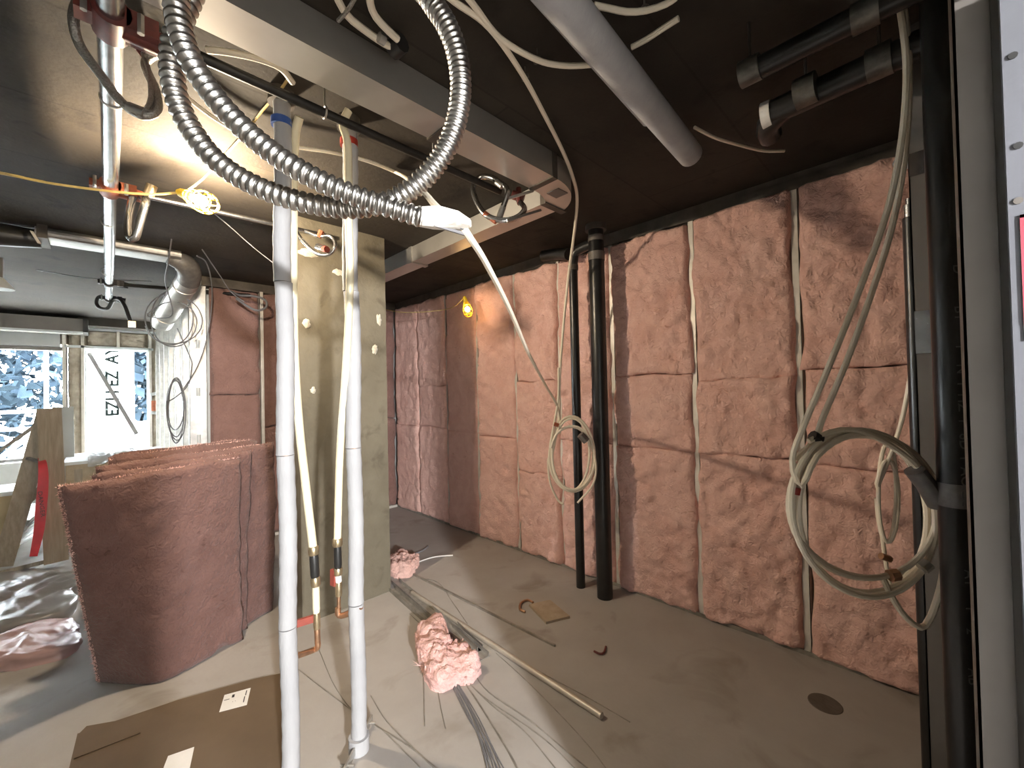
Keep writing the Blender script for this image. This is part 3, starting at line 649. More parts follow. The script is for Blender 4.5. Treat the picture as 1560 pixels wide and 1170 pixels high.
cage_lamp('work_lamp', l2, (.2, -.1, -1), .85, BULB2, 'small lit caged work lamp in front of the far batts', False)
cord = lambda pts, r, label, mat=YCORD: tag(MB().tube(spline(pts, .04), r, 6).build('lamp_cord', mat, loc=pts[0], smooth=True), label, 'cord')
cord([np.array([-3.58, 3.5, 2.62])] + path([(-60, 252, 1.9), (0, 263, 1.95), (70, 278, 2.0), (165, 291, 2.05), (230, 296, 2.08), (276, 293, 2.09)]), .006, 'pale yellow cord sagging past the orange tee to the caged lamp')
cord([at(286, 290, d=2.09)] + path([(306, 275, 2.1), (330, 250, 2.1)]) + up(2.68, (372, 204), (400, 168), (425, 140), (440, 118)), .005, 'white cord rising from the caged lamp across the slab')
cord([at(572, 468, Y=5.01)] + path([(600, 474, 4.6), (620, 476, 4.45), (660, 474, 4.3), (690, 468, 4.15)]) + [np.asarray(l2) - _n(np.array([.2, -.1, -1])) * .12], .004, 'thin pale cord strung to the small far lamp')
cord([np.array([-3.58, 4.6, 2.66])] + path([(-20, 400, 3.6), (60, 412, 3.7), (120, 422, 3.8), (165, 426, 3.9), (230, 429, 3.95)]), .004, 'thin dark wire sagging across the slab near the oval duct', GREYC)
cord(path([(322, 322, 2.6), (350, 345, 2.7), (385, 376, 2.8), (418, 402, 2.8)]), .003, 'thin pale wire slanting from the lamp towards the foam pipe', GREYC)

# ------------------------------------------------------------------ two foam sleeved risers with their valves
def riser(name, x, y, z0, label, band, bandz, sleeve_top):
    t = root(name, (x, y, 0), label, 'pipe')
    def sl(a, b, k):
        n = 14; P = [(x + .004 * math.sin(z * 7 + k), y + .003 * math.cos(z * 5 + k), z) for z in np.linspace(a, b, 30)]
        return MB().tube(P, [.0315 + .0010 * math.sin(i * 1.7 + k) for i in range(30)], 18)
    zz = [z0, .62, 1.28, 1.95, sleeve_top]
    for k in range(4): sl(zz[k], zz[k + 1] - .003, k).build('foam_sleeve', FOAM, t, smooth=True)
    MB().tube([(x, y, 0), (x, y, H)], .022, 12).build('inner_pipe', COPPER, t, smooth=True)
    MB().tube([(x, y, H - .05), (x, y, H)], .048, 14).build('ceiling_collar', TRACK, t, smooth=True)
    MB().tube([(x, y, bandz - .014), (x, y, bandz + .014)], .0368, 18).build('tape_band', band, t, smooth=True)
    return t
ra = riser('foam_pipe', .505, 1.765, .0, 'white foam sleeved riser with a blue tape band', BLUET, at(428, 187, Y=1.765)[2], 2.68)
rb = riser('foam_pipe', .765, 1.745, .06, 'white foam sleeved riser with a red tape band standing on a floor clamp', REDT, at(536, 220, Y=1.745)[2], 2.66)
fc = root('floor_clamp', at(548, 1140, Z=0), 'small steel riser clamp at the foot of the red banded foam pipe', 'clamp')
xb, yb = .765, 1.745
dv = _n(np.array([.75, .66, 0]))
for s in (-1, 1):
    MB().beam(np.array([xb, yb, .03]) + dv * s * .03 + np.array([.0, .0, 0]), np.array([xb, yb, .03]) + dv * s * .135, .007, .032).build('clamp_ear', STEEL, fc)
    MB().tube([np.array([xb, yb, .03]) + dv * s * .105 + np.array([.02, -.02, 0]), np.array([xb, yb, .03]) + dv * s * .105 - np.array([.02, -.02, 0])], .005, 8).build('bolt', DKST, fc, smooth=True)
MB().tube([(xb, yb, .0), (xb, yb, .06)], .042, 18).build('foam_foot', FOAM, fc, smooth=True)

def valve_drop(name, pexpts, rp, chain, label, base, hand):
    t = root(name, base, label, 'valve')
    MB().tube(spline(pexpts, .02), rp, 12).build('supply_tube', PEXM, t, smooth=True)
    for nm, a, b, r, mt in chain:
        MB().tube([np.asarray(a) + (np.asarray(b) - np.asarray(a)) * k for k in (0, .15, .85, 1)], [r * .86, r, r, r * .86], 12).build(nm, mt, t, smooth=True)
    MB().beam(hand[0], hand[1], .014, .028).build('red_handle', REDP, t)
    return t
q = lambda x, y, d=1.72: at(x, y, d=d)
v1 = valve_drop('valve_drop', path([(456, 178, 1.63), (449, 215, 1.66), (447, 330, 1.69), (447, 450, 1.70), (449, 545, 1.71), (456, 650, 1.72), (467, 750, 1.72), (477, 836, 1.72)]), .0165,
    [('brass_coupling', q(477, 832), q(478, 845), .021, BRASS), ('rubber_sleeve', q(478, 845), q(480, 880), .018, BLACK), ('brass_coupling', q(480, 879), q(481, 893), .019, BRASS),
     ('tube_piece', q(481, 892), q(482, 934), .0145, PEXM), ('ball_valve', q(482, 932), q(483, 958), .014, BRASS), ('copper_piece', q(483, 956), q(484, 982), .0115, COPPER)],
    'cream tube with black sleeve and brass valve teed off the blue banded foam pipe', q(484, 985), (q(478, 942), q(452, 950, 1.68)))
MB().tube(spline([q(484, 978), q(484, 986), q(478, 990), q(462, 996, 1.66), q(446, 1001, 1.62)], .01), .0115, 10).build('copper_elbow', COPPER, v1, smooth=True)
p = lambda x, y, d=1.78: at(x, y, d=d)
v2 = valve_drop('valve_drop', path([(531, 168, 1.69), (522, 190, 1.69), (530, 225, 1.68), (531, 330, 1.69), (533, 430, 1.71), (527, 560, 1.75), (518, 690, 1.78), (514, 822, 1.78)]), .0155,
    [('brass_coupling', p(514, 820), p(514, 832), .021, BRASS), ('rubber_sleeve', p(514, 831), p(515, 866), .016, BLACK), ('brass_coupling', p(515, 865), p(515, 876), .018, BRASS), ('white_collar', p(515, 876), p(516, 887), .013, LABELW),
     ('ball_valve', p(516, 887), p(516, 908), .014, BRASS), ('copper_piece', p(516, 906), p(516, 932), .008, COPPER)],
    'cream tube with black sleeve and brass valve teed off the red banded foam pipe', p(517, 935), (p(508, 868), p(508, 892)))
MB().tube(spline([p(515, 926), p(515, 935), p(520, 938), p(532, 934, 1.77), p(550, 924, 1.75)], .01), .0125, 10).build('copper_elbow', COPPER, v2, smooth=True)

# ------------------------------------------------------------------ black stacks at the batt wall
def stack(name, x, y, r, z0, z1, label, cats):
    t = root(name, (x, y, z0), label, 'pipe')
    MB().tube([(x, y, z0), (x, y, z1)], r, 24).build('pipe_body', ABSM, t, smooth=True)
    for za, zb, dr, m in cats: MB().tube([(x, y, za), (x, y, zb)], r + dr, 24).build('band_coupling', m, t, smooth=True)
    return t
s1 = stack('drain_stack', 2.575, 1.70, .056, 0, H, 'thick black drain stack standing on the floor before the pink batts', [(2.44, 2.50, .004, FRAMEM), (2.66, 2.70, .02, TRACK), (2.58, 2.62, .002, FRAMEM)])
s2 = stack('drain_stack', 2.585, 1.92, .034, 0, 2.5, 'slim black drain stack beside the thick one before the pink batts', [(2.42, 2.46, .005, TRACK)])
MB().tube(spline([(2.585, 1.92, 2.46), (2.585, 1.90, 2.545), (2.582, 1.83, 2.57), (2.58, 1.74, 2.575)], .02), .036, 14).build('elbow', ABSM, s2, smooth=True)
tag(MB().tube(spline([(2.62, 2.25, 2.62), (2.62, 2.1, 2.60), (2.60, 1.97, 2.56)], .03), .045, 14).build('pipe_offset', IRON, loc=(2.62, 2.1, 2.6), smooth=True), 'short dark pipe offset under the slab next to the slim black stack', 'pipe')

# tube coil hanging before the batts
def coil(name, cx_, cy_, d, rx, ry, turns, jit, r, label, seed, tilt=0, mat=PEXW, lead=None, tail=None, dd=.0):
    rs = random.Random(seed); pts = list(lead or [])
    N = 14
    for k in range(int(turns * N)):
        t = -math.pi * .9 + 2 * math.pi * k / N; tr = k / N
        a = rx * (1 + jit * math.sin(1.9 * tr + seed)); b = ry * (1 + jit * math.cos(2.3 * tr + seed))
        x = cx_ + a * math.cos(t) + rx * jit * .6 * math.sin(3.1 * tr); y = cy_ + b * math.sin(t) + ry * jit * .9 * math.sin(2.2 * tr + 1) + tilt * math.cos(t)
        pts.append(at(x, y, d=d + dd * math.cos(t) + r * 1.6 * (tr - turns / 2) * .8 + .01 * math.sin(tr * 7)))
    pts += list(tail or [])
    t = root(name, at(cx_, cy_, d=d), label, 'tube coil')
    MB().tube(spline(pts, .025), r, 8).build('tube', mat, t, smooth=True)
    return t
k1 = coil('tube_coil', 871, 694, 2.93, 32, 54, 4, .10, .0085, 'coil of cream tube taped up in front of the slim black stack', 2, lead=path([(851, 560, 2.98), (850, 610, 2.96)]))
MB().tube(path([(884, 662, 2.9), (893, 672, 2.9)]), .034, 10, flat=[.8, .8]).build('tape_wrap', GREYT, k1, smooth=True)
MB().tube(path([(844, 646, 2.9), (851, 648, 2.9)]), .014, 8).build('tie_wrap', ORANGE, k1)
pex('water_tube', path([(852, 560, 3.1), (850, 640, 3.06), (842, 690, 3.05), (835, 700, 3.03), (838, 735, 3.02), (850, 762, 3.02), (858, 768, 3.0)]), .0075, 'cream tube end drooping at the side of the batt wall coil')
pex('water_tube', path([(905, 690, 2.9), (908, 715, 2.9), (902, 740, 2.9), (880, 766, 2.92)]), .0075, 'loose cream tube loop below the grey tape of the batt wall coil')

# ------------------------------------------------------------------ near partition end: stud, gypsum, pipes
ya_, yb_, yc_ = at(1471, 585, X=.82)[1], at(1530, 585, X=.82)[1], at(1546, 585, X=.80)[1]
end = struct(MB().box((.82, yb_, 0), (.824, ya_, H)).box((.82, ya_ - .003, 0), (.91, ya_, H)).box((.906, yb_, 0), (.91, ya_, H)).build('trim_3', FRAMEM, smooth=False))
MB().box((.8215, yc_ - .006, 0), (.90, yb_ - .0004, H)).build('corner_strip', FRAMEM, end)
wn = struct(MB().box((.80, -2.6, 0), (.90, yc_, .40)).build('wall_near', GYP))
for a, b in ((.403, 2.005), (2.016, 2.7)): MB().box((.80, -2.6, a), (.815, yc_, b)).build('gypsum_board', GYP, wn)
MB().box((.815, -2.6, .4), (.90, yc_ - .006, 2.7)).build('backing', TRACK, wn)
for x, y in ((1543, 85), (1551, 222), (1551, 306)):
    c = at(x, y, X=.80); MB().tube([c + np.array([-.0015, 0, 0]), c + np.array([.004, 0, 0])], .0042, 10).build('screw', INK if y < 300 else FRAMEM, wn)
lb = at(1553, 328, X=.80); lo = at(1556, 520, X=.80)
MB().box((.7985, -.5, lo[2]), (.80, lb[1], lb[2])).build('printed_label', LABELW, wn)
MB().box((.798, lb[1] - .004, lo[2] + .02), (.7985, lb[1], lb[2])).box((.798, -.5, lb[2] - .004), (.7985, lb[1], lb[2])).box((.798, lb[1] - .016, lo[2] + .02), (.7985, lb[1] - .009, lo[2] + .10)).build('red_border', REDINK, wn)
def near_pipe(name, x, d, r, z0, z1, label, mat=ABSM):
    c = at(x, 585, d=d); t = root(name, (c[0], c[1], z0), label, 'pipe')
    MB().tube([(c[0], c[1], z0), (c[0], c[1], z1)], r, 22).build('pipe_body', mat, t, smooth=True)
    return t, c
np1, c = near_pipe('drain_stack', 1448, 1.15, .035, 0, H, 'thick black printed drain pipe rising beside the grey wall end stud')
dirc = _n(np.array([-c[0], -c[1], 0])); ang = math.atan2(dirc[1], dirc[0]) + math.radians(38)
FAINT = M('faint_print', (.11, .11, .105), None, 10, .5)
for s, z in (('D', 1.81), ('BT', 1.69), ('I', 1.60), ('N', 1.54), ('I', 1.50), ('HZ', 1.45), ('I', 1.40), ('6D', 1.345), ('I', 1.30), ('AO', 1.25), ('DS', 1.19), ('AT', .98), ('I', .9), ('2', .84), ('AB', .72)):
    pos = np.array([c[0] + .0352 * math.cos(ang), c[1] + .0352 * math.sin(ang), z])
    text(s, .036, pos, (math.pi / 2, math.pi / 2, ang + math.pi / 2), FAINT, np1, 'print_mark')
near_st = struct(MB().box((1.93, -.055, 0), (1.934, -.0, H)).box((1.93, -.004, 0), (2.02, 0, H)).build('trim_4', FRAMEM))
c4 = at(1402, 585, X=1.93)
for v in near_st.data.vertices: v.co.y += c4[1] + .01
for y0, y1 in ((228, 262), (473, 538)):
    a, b = at(1408, y0, X=1.926), at(1414, y1, X=1.926)
    MB().box((1.924, c4[1] - .035, b[2]), (1.9298, c4[1] + .008, a[2])).build('foil_tape', CHROME, near_st)
np2, c = near_pipe('drain_stack', 1396, 1.62, .024, 0, 0, 'slim black pipe with a silver cap standing behind the printed pipe')
zt = at(1390, 330, d=1.62)[2]
bpy.data.objects.remove(np2.children[0])
MB().tube([(c[0], c[1], 0), (c[0], c[1], zt)], .024, 18).build('pipe_body', ABSM, np2, smooth=True)
MB().tube([(c[0], c[1], zt), (c[0], c[1], zt + .05), (c[0], c[1], zt + .052), (c[0], c[1], zt + .075)], [.022, .022, .014, .014], 14).build('silver_cap', CHROME, np2, smooth=True)
tag(MB().tube([at(1368, 248, d=1.50), at(1404, 250, X=1.935)], .017, 10).build('stub_pipe', GREYC, loc=at(1390, 249, d=1.5), smooth=True), 'short grey stub pipe meeting the taped stud high up', 'pipe')

# big coil taped to the printed pipe
k2 = coil('tube_coil', 1316, 778, 1.22, 108, 118, 5, .075, .0085, 'large coil of white tube taped to the thick printed pipe', 5, tilt=8, dd=.03,
          lead=path([(1340, -120, 1.2), (1362, -30, 1.2), (1374, 30, 1.2), (1381, 110, 1.2), (1374, 210, 1.2), (1352, 320, 1.2), (1310, 440, 1.2), (1262, 560, 1.2), (1228, 640, 1.2), (1207, 700, 1.2)]))
MB().tube(spline(path([(1346, -120, 1.22), (1368, -30, 1.22), (1379, 30, 1.22), (1385, 110, 1.22), (1379, 230, 1.22), (1360, 340, 1.22), (1330, 440, 1.22), (1290, 550, 1.22), (1252, 640, 1.22), (1243, 668, 1.22), (1222, 690, 1.22), (1210, 700, 1.22)]), .03), .0085, 8).build('tube_lead', PEXW, k2, smooth=True)
MB().tube(spline(path([(1232, 672, 1.2), (1280, 655, 1.2), (1330, 664, 1.2), (1385, 700, 1.2), (1425, 748, 1.18), (1440, 800, 1.18), (1436, 880, 1.18), (1418, 940, 1.2), (1402, 956, 1.2), (1380, 940, 1.2), (1362, 915, 1.2), (1345, 880, 1.22)]), .03), .0085, 8).build('loose_loop', PEXW, k2, smooth=True)
MB().tube(path([(1393, 716, 1.19), (1412, 740, 1.185), (1430, 770, 1.18)]), .03, 12, flat=[.75, .75, .75]).build('tape_wrap', GREYT, k2, smooth=True)
MB().tube([(np1.location[0], np1.location[1], z_) for z_ in (at(1440, 770, d=1.15)[2], at(1440, 735, d=1.15)[2])], .0365, 22).build('pipe_tape', GREYT, k2, smooth=True)
for x, y, m, ux, uy in ((1209, 747, REDT, 1, -5), (1243, 667, BLACK, 6, 3), (1361, 876, COPPER, 6, -1), (1409, 862, STEEL, 5, -4)):
    MB().tube(path([(x - ux, y - uy, 1.205), (x + ux, y + uy, 1.205)]), .017, 8).build('tie_wrap', m, k2)
k3 = coil('tube_coil', 1352, 755, 1.75, 16, 70, 2, .12, .008, 'thin bundle of pale tube hanging behind the large white coil', 9, lead=path([(1396, 500, 1.64), (1384, 590, 1.70), (1368, 660, 1.75)]), tail=path([(1350, 860, 1.75), (1356, 890, 1.75)]))
MB().tube(path([(1342, 847, 1.73), (1356, 852, 1.73)]), .014, 8).build('tie_wrap', COPPER, k3)

# ------------------------------------------------------------------ standing pack of batts
U = np.array([.913, .407, 0]); NB = np.array([-.407, .913, 0]); A0 = np.array([.187, 2.86, 0]); HB = 1.155
ends = [(-.355, .46), (-.22, .56), (-.17, .775), (-.10, .78), (-.02, .80), (.03, .82), (.10, .82), (.16, .83)]
how = ['front batt of the standing pack, lower corner curled back', 'second batt of the standing pack, a strip showing past the front one', 'third batt of the standing pack, reaching the blue banded pipe', 'fourth batt of the standing pack, just behind its third',
       'fifth batt of the standing pack, counted from the camera side', 'sixth batt of the standing pack, counted from the camera side', 'seventh batt of the standing pack, one before the last', 'last batt of the standing pack, next to the far windows']
for k, (s0, s1) in enumerate(ends):
    thick = .036 if k < 2 else .055; wid = s1 - s0; top = HB + (-.03, -.01, .02, -.02, .035, -.01, .03, .0)[k]
    off = (0, .055, .11, .20, .29, .385, .48, .575)[k]
    def place(a, z, n):
        wv = np.clip(1 - z / HB, 0, 1); neg = .5 * (-a + np.sqrt(a * a + .012))
        s = a + neg * .80 * wv; nn = n + neg * .97 * wv + .025 * np.sin(z * 3 + k) * (k > 0)
        lift = .11 * np.clip(neg - .1, 0, 1) * wv ** 4 * 0
        return A0 + s[..., None] * U + (nn + off)[..., None] * NB + (z + lift)[..., None] * np.array([0, 0, 1.])
    def fn(u, v):
        a, z = s0 + u * wid, v * top
        qn = np.stack([a * 4, z * 4, a * 0 + 31 * k], -1)
        e = np.clip(np.minimum(np.minimum(u * wid, (1 - u) * wid), np.minimum(z, top - z)) / .018, 0, 1)
        n = -.014 * np.sqrt(e) - .010 * fbm(qn, 3) - .004 * fbm(qn * 6, 2)
        z2 = z + (.016 * fbm(np.stack([a * 7, a * 0, a * 0 + k], -1), 3)) * v ** 6
        zb = .045 * np.exp(-((a - .33) / .035) ** 2) * (1 - v) ** 6 * (k == 0)
        aw = a + .007 * fbm(np.stack([z * 12, a * 0, a * 0 + k * 3], -1), 3) * (np.abs(u - .5) * 2) ** 6
        return place(aw, z2 + zb, n)
    def bk(u, v): return place(s0 + u * wid, v * top, thick * .92 + 0 * u)
    nu, nv = int(wid / .018), int(top / .018)
    if k > 2: nu, nv = nu // 2, nv // 2
    b = A0 + NB * off
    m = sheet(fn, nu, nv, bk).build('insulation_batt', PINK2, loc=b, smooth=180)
    fr = MB(); rs = np.random.RandomState(40 + k)
    for q_ in range(2600 if k == 0 else 700):
        tt = rs.rand(); lf = rs.rand() < .5
        a_, z_ = (s0, tt * top) if lf else (s0 + tt * wid, top)
        p_ = place(np.array([a_]), np.array([z_]), np.array([rs.rand() * thick]))[0]
        dd_ = (-U if lf else np.array([0, 0, 1.])) * (.002 + .009 * rs.rand() ** 2) + rs.normal(size=3) * .004; sd_ = rs.normal(size=3) * .0013
        fr.add([p_ - sd_, p_ + sd_, p_ + dd_], [(0, 1, 2)])
    fo = fr.build('fibre_fringe', PINK, m); fo['kind'] = 'stuff'
    tag(m, 'pink fibreglass ' + how[k], 'insulation', 'pack of pink batts standing on the floor')

# ------------------------------------------------------------------ things on the floor
def on(x, y, z=0.0): return at(x, y, Z=z)
# fallen metal tracks beside the column
def channel(p, q, wd, ht, label, mat=STEEL):
    p, q = np.asarray(p, float), np.asarray(q, float); d = _n(q - p); s = np.cross(d, (0, 0, 1.)); m = MB()
    m.beam(p + np.array([0, 0, .002]), q + np.array([0, 0, .002]), wd, .003)
    for k in (-1, 1): m.beam(p + s * k * wd / 2 + np.array([0, 0, ht / 2]), q + s * k * wd / 2 + np.array([0, 0, ht / 2]), .003, ht)
    return tag(m.build('steel_track', mat, loc=p), label, 'metal track', 'fallen metal tracks by the column')
channel(on(603, 888), on(738, 1004), .062, .028, 'longest dusty steel track lying beside the column, ending past the pink tuft', M('scuffed_track', (.50, .48, .44), (.27, .255, .235), 10, .42, .5))
channel(on(598, 900), on(668, 962), .045, .03, 'dark steel track lying nearest the column foot', DKST)
channel(on(693, 955), on(732, 992), .035, .03, 'short steel track piece lying along the pink tuft', STEEL)
po = root('conduit_pole', on(760, 990), 'long pale metal conduit pole lying on the floor by the tracks', 'pole')
MB().pipe(on(628, 906) + np.array([0, 0, .016]), on(917, 1096) + np.array([0, 0, .016]), .0155, .002, 14).build('tube_body', M('dusty_pole', (.56, .51, .44), (.42, .38, .32), 8, .45, .5), po, smooth=True)
tag(MB().beam(on(622, 872) + np.array([0, 0, .006]), on(845, 985) + np.array([0, 0, .006]), .012, .012).build('thin_rod', DKST, loc=on(622, 872)), 'thin dark rod on the floor, farthest from the conduit pole', 'rod')
wires = [([(640, 880), (668, 888), (690, 918), (712, 950)], .003), ([(612, 892), (700, 946), (800, 1010), (900, 1065), (960, 1100)], .0025), ([(624, 935), (640, 950), (652, 962)], .003),
         ([(645, 1020), (646, 1060), (647, 1106)], .0028), ([(667, 1050), (672, 1080), (679, 1110)], .003), ([(718, 1020), (745, 1055), (810, 1100), (870, 1150), (920, 1190)], .0035),
         ([(705, 1028), (735, 1060), (800, 1105), (840, 1135), (880, 1175)], .003), ([(712, 1038), (750, 1075), (800, 1115), (850, 1175)], .0035), ([(710, 1042), (735, 1080), (775, 1145), (795, 1185)], .005),
         ([(756, 995), (800, 1035), (850, 1085), (900, 1140), (930, 1180)], .0028),
         ([(455, 1020), (500, 1055), (560, 1098), (620, 1135), (670, 1175)], .0028), ([(484, 985), (510, 1045), (545, 1090), (580, 1110), (640, 1170)], .0028), ([(565, 1060), (590, 1100), (640, 1150), (680, 1190)], .003)]
for k, (pp, r) in enumerate(wires):
    where = ['bent wire lying above the steel tracks', 'longest thin wire lying along the conduit pole', 'short wire stub between column foot and pink tuft', 'straight short wire pointing at the camera below the pink tuft', 'slightly slanted short wire below the pink tuft',
             'outermost long wire of the fan beyond the pink tuft', 'second long wire of the fan beyond the pink tuft', 'third long wire of the fan beyond the pink tuft', 'thick wire of the fan next to the dense bundle', 'thin wire curving away under the conduit pole',
             'wire crossing the floor between the two foam pipes', 'wire running from the copper elbow to the floor clamp', 'wire passing beside the floor clamp'][k]
    pts = [on(x, y, r) for x, y in pp]
    tag(MB().tube(spline(pts, .04), r * .8, 6).build('hanger_wire', DKST, loc=pts[0], smooth=True), 'grey ' + where, 'wire', 'loose hanger wires on the floor')
for k in range(9):
    f = (k - 4) * 1.2; j1, j2, j3 = [random.uniform(-1, 1) for _ in range(3)]; pts = [on(694 + f * 1.2, 1040 + abs(f) * .8, .005 + .004 * (k % 3)), on(722 + f * 1.6 + 3 * j1, 1095, .005 + .004 * ((k + 1) % 3)), on(742 + f * 1.8 + 6 * j2, 1140 + f, .006 + .003 * (k % 2)), on(764 + f * 2.6 + 9 * j3, 1200, .005)]
    tag(MB().tube(spline(pts, .05), .0024, 5).build('hanger_wire', GREYC, loc=pts[0], smooth=True), 'grey wire of the dense bundle fanning out below the pink tuft', 'wire', 'dense bundle of hanger wires')
# torn tufts of insulation
def tuft(pxs, hgt, seed, label, mat=SCRAP, lk=1.0):
    P = np.array([on(x, y) for x, y in pxs])[:, :2]; c = P.mean(0); n = len(P); ang0 = np.arctan2(P[:, 1] - c[1], P[:, 0] - c[0]); o = np.argsort(ang0); A = ang0[o]; R = np.linalg.norm(P[o] - c, axis=1)
    A2 = np.concatenate([A - 2 * math.pi, A, A + 2 * math.pi]); R2 = np.concatenate([R, R, R])
    nu, nv = 72, 26
    u, v = np.meshgrid(np.linspace(0, 2 * math.pi, nu, endpoint=False) - math.pi, np.linspace(0, 1, nv), indexing='ij')
    r = np.interp(u, A2, R2); th = v * math.pi * .55
    px_ = np.sin(th) / math.sin(math.pi * .5) * r * .97; z = hgt * np.clip(np.cos(th), -.1, 1) ** .7 if False else hgt * np.sqrt(np.clip(1 - (v * 1.0) ** 2.4, 0, 1))
    q = np.stack([c[0] + px_ * np.cos(u), c[1] + px_ * np.sin(u), z], -1)
    nq = np.stack([q[..., 0] * 26, q[..., 1] * 26, q[..., 2] * 26 + seed], -1)
    lump = fbm(nq * .5, 3); fine = fbm(nq * 2.2, 3)
    q[..., 2] = np.clip(q[..., 2] * (1 + .35 * lk * lump) + .012 * lk * fine * (v < .98), .001, None)
    q[..., 0] += .012 * fine * np.cos(u) * v; q[..., 1] += .012 * fine * np.sin(u) * v
    m = MB(); m.add(q.reshape(-1, 3), [(i * nv + j, i * nv + j + 1, ((i + 1) % nu) * nv + j + 1, ((i + 1) % nu) * nv + j) for i in range(nu) for j in range(nv - 1)])
    m.f.append(tuple(i * nv + nv - 1 for i in range(nu)))
    t = root('insulation_tuft', (c[0], c[1], 0), label, 'insulation')
    m.build('fluff', mat, t, smooth=180)
    return t, c
t1, c1_ = tuft([(641, 962), (668, 948), (682, 972), (684, 1000), (700, 996), (722, 1012), (735, 1026), (722, 1044), (700, 1046), (690, 1052), (668, 1060), (652, 1050), (646, 1026), (638, 1000)], .10, 3, 'torn tuft of pink fibreglass lying on the steel tracks')
# second lobe so that the tuft is folded over itself
P = on(664, 985, .06); m = MB()
m.sphere(P, .085, 40, 24, (1.1, 1.1, .8)); vv = np.array(m.v); nn = fbm(vv * 22, 3)[:, None]; m.v = [tuple(x) for x in (P + (vv - P) * (1 + .28 * nn))]
m.build('fold', SCRAP, t1, smooth=180)
m = MB(); rs = np.random.RandomState(5)
for k in range(520):
    a = rs.uniform(0, 2 * math.pi); rr = .16 * math.sqrt(rs.rand()); p0 = np.array([c1_[0] + rr * math.cos(a) * .95, c1_[1] + rr * math.sin(a) * .95, .02 + .10 * rs.rand() * (1 - rr / .2)])
    d = rs.normal(size=3) * .024; s = rs.normal(size=3) * .002
    m.add([p0, p0 + d * .5 + s, p0 + d], [(0, 1, 2)])
fz = m.build('stray_fibres', SCRAP, t1); fz['kind'] = 'stuff'
tuft([(596, 868), (606, 850), (622, 852), (632, 868), (622, 882), (602, 882)], .10, 8, 'small dull tuft of pink fibreglass at the column corner', PINK)
# plywood offcut, copper hook, core patch
a, b, c_, d_ = on(806, 924), on(832, 951), on(868, 942), on(838, 917); m = MB(); th = np.array([0, 0, .016])
m.add([a, b, c_, d_, a + th, b + th, c_ + th, d_ + th], [(0, 1, 2, 3), (7, 6, 5, 4), (0, 4, 5, 1), (1, 5, 6, 2), (2, 6, 7, 3), (3, 7, 4, 0)]); m.build
tag(m.build('plywood_offcut', WOOD2, loc=a), 'square brown plywood offcut lying on the floor near the black stacks', 'board')
tag(MB().tube(spline([on(x, y, .01) for x, y in [(800, 932), (792, 928), (794, 918), (804, 914), (812, 918)]], .02), .008, 7).build('wire_curl', COPPER, loc=on(800, 925), smooth=True), 'rusty curl of wire beside the plywood offcut', 'wire')
tag(MB().tube(spline([on(x, y, .008) for x, y in [(905, 992), (914, 996), (920, 994), (923, 985)]], .01), .006, 7).build('copper_hook', REDDK, loc=on(914, 994), smooth=True), 'small reddish hook lying alone on the open floor', 'hook')
m = MB(); cc = on(1257, 1072); R = .068
m.tube([cc + np.array([0, 0, z]) for z in (0, .003, .0032)], [R, R * .97, R * .5], 26); tag(m.build('core_hole_patch', HOLE, loc=cc, smooth=30), 'round dark patched core hole in the floor', 'floor patch')
tag(MB().tube(spline([on(x, y, .006) for x, y in [(600, 842), (625, 845), (645, 838), (652, 832)]], .03), .008, 6).build('wire_offcut', GREYC, loc=on(625, 843), smooth=True), 'curved grey wire offcut in the column shadow', 'wire')
tag(MB().tube(spline([on(x, y, .006) for x, y in [(632, 858), (655, 850), (672, 847), (690, 846)]], .03), .006, 6).build('wire_offcut', LABELW, loc=on(655, 850), smooth=True), 'pale wire offcut by the dull pink tuft', 'wire')

# flattened cardboard with labels
cbp = [on(x, y) for x, y in [(118, 1120), (272, 1068), (388, 1036), (436, 1026), (440, 1250), (200, 1260), (60, 1220), (104, 1178)]]
cb = root('flattened_carton', cbp[2], 'flattened brown cardboard carton on the floor by the foam pipe', 'cardboard')
m = MB(); n = len(cbp); m.add([p + np.array([0, 0, .001]) for p in cbp] + [p + np.array([0, 0, .007]) for p in cbp], [tuple(range(n))[::-1], tuple(range(n, 2 * n))] + [(k, (k + 1) % n, n + (k + 1) % n, n + k) for k in range(n)])
m.build('sheet', CARD, cb)
m = MB(); fl = [on(x, y) for x, y in [(120, 1122), (132, 1110), (188, 1100), (214, 1120), (112, 1160)]]
m.add([p + np.array([0, 0, .008]) for p in fl] + [p + np.array([0, 0, .012]) for p in fl], [(4, 3, 2, 1, 0), (5, 6, 7, 8, 9)] + [(k, (k + 1) % 5, 5 + (k + 1) % 5, 5 + k) for k in range(5)])
m.build('folded_flap', CARD, cb)
def label_on(pxs, marks):
    P = [on(x, y, .0085) for x, y in pxs]; m = MB(); up_ = np.array([0, 0, .001])
    m.add(P + [p + up_ for p in P], [(3, 2, 1, 0), (4, 5, 6, 7), (0, 1, 5, 4), (1, 2, 6, 5), (2, 3, 7, 6), (3, 0, 4, 7)]); o = m.build('shipping_label', LABELW, cb)
    mk = MB()
    for u0, v0, u1, v1 in marks:
        f = lambda u, v: P[0] * (1 - u) * (1 - v) + P[1] * u * (1 - v) + P[2] * u * v + P[3] * (1 - u) * v + up_ * 1.4
        mk.add([f(u0, v0), f(u1, v0), f(u1, v1), f(u0, v1)], [(0, 1, 2, 3)])
    if marks: mk.build('printed_lines', INK, o)
label_on([(334, 1085), (342, 1059), (382, 1048), (376, 1074)], [(.62, .05, .66, .25), (.68, .32, .86, .42), (.2, .82, .55, .86), (.6, .84, .9, .88), (.4, .4, .43, .42), (.4, .5, .43, .52)])
label_on([(246, 1178), (256, 1152), (296, 1138), (286, 1185)], [])

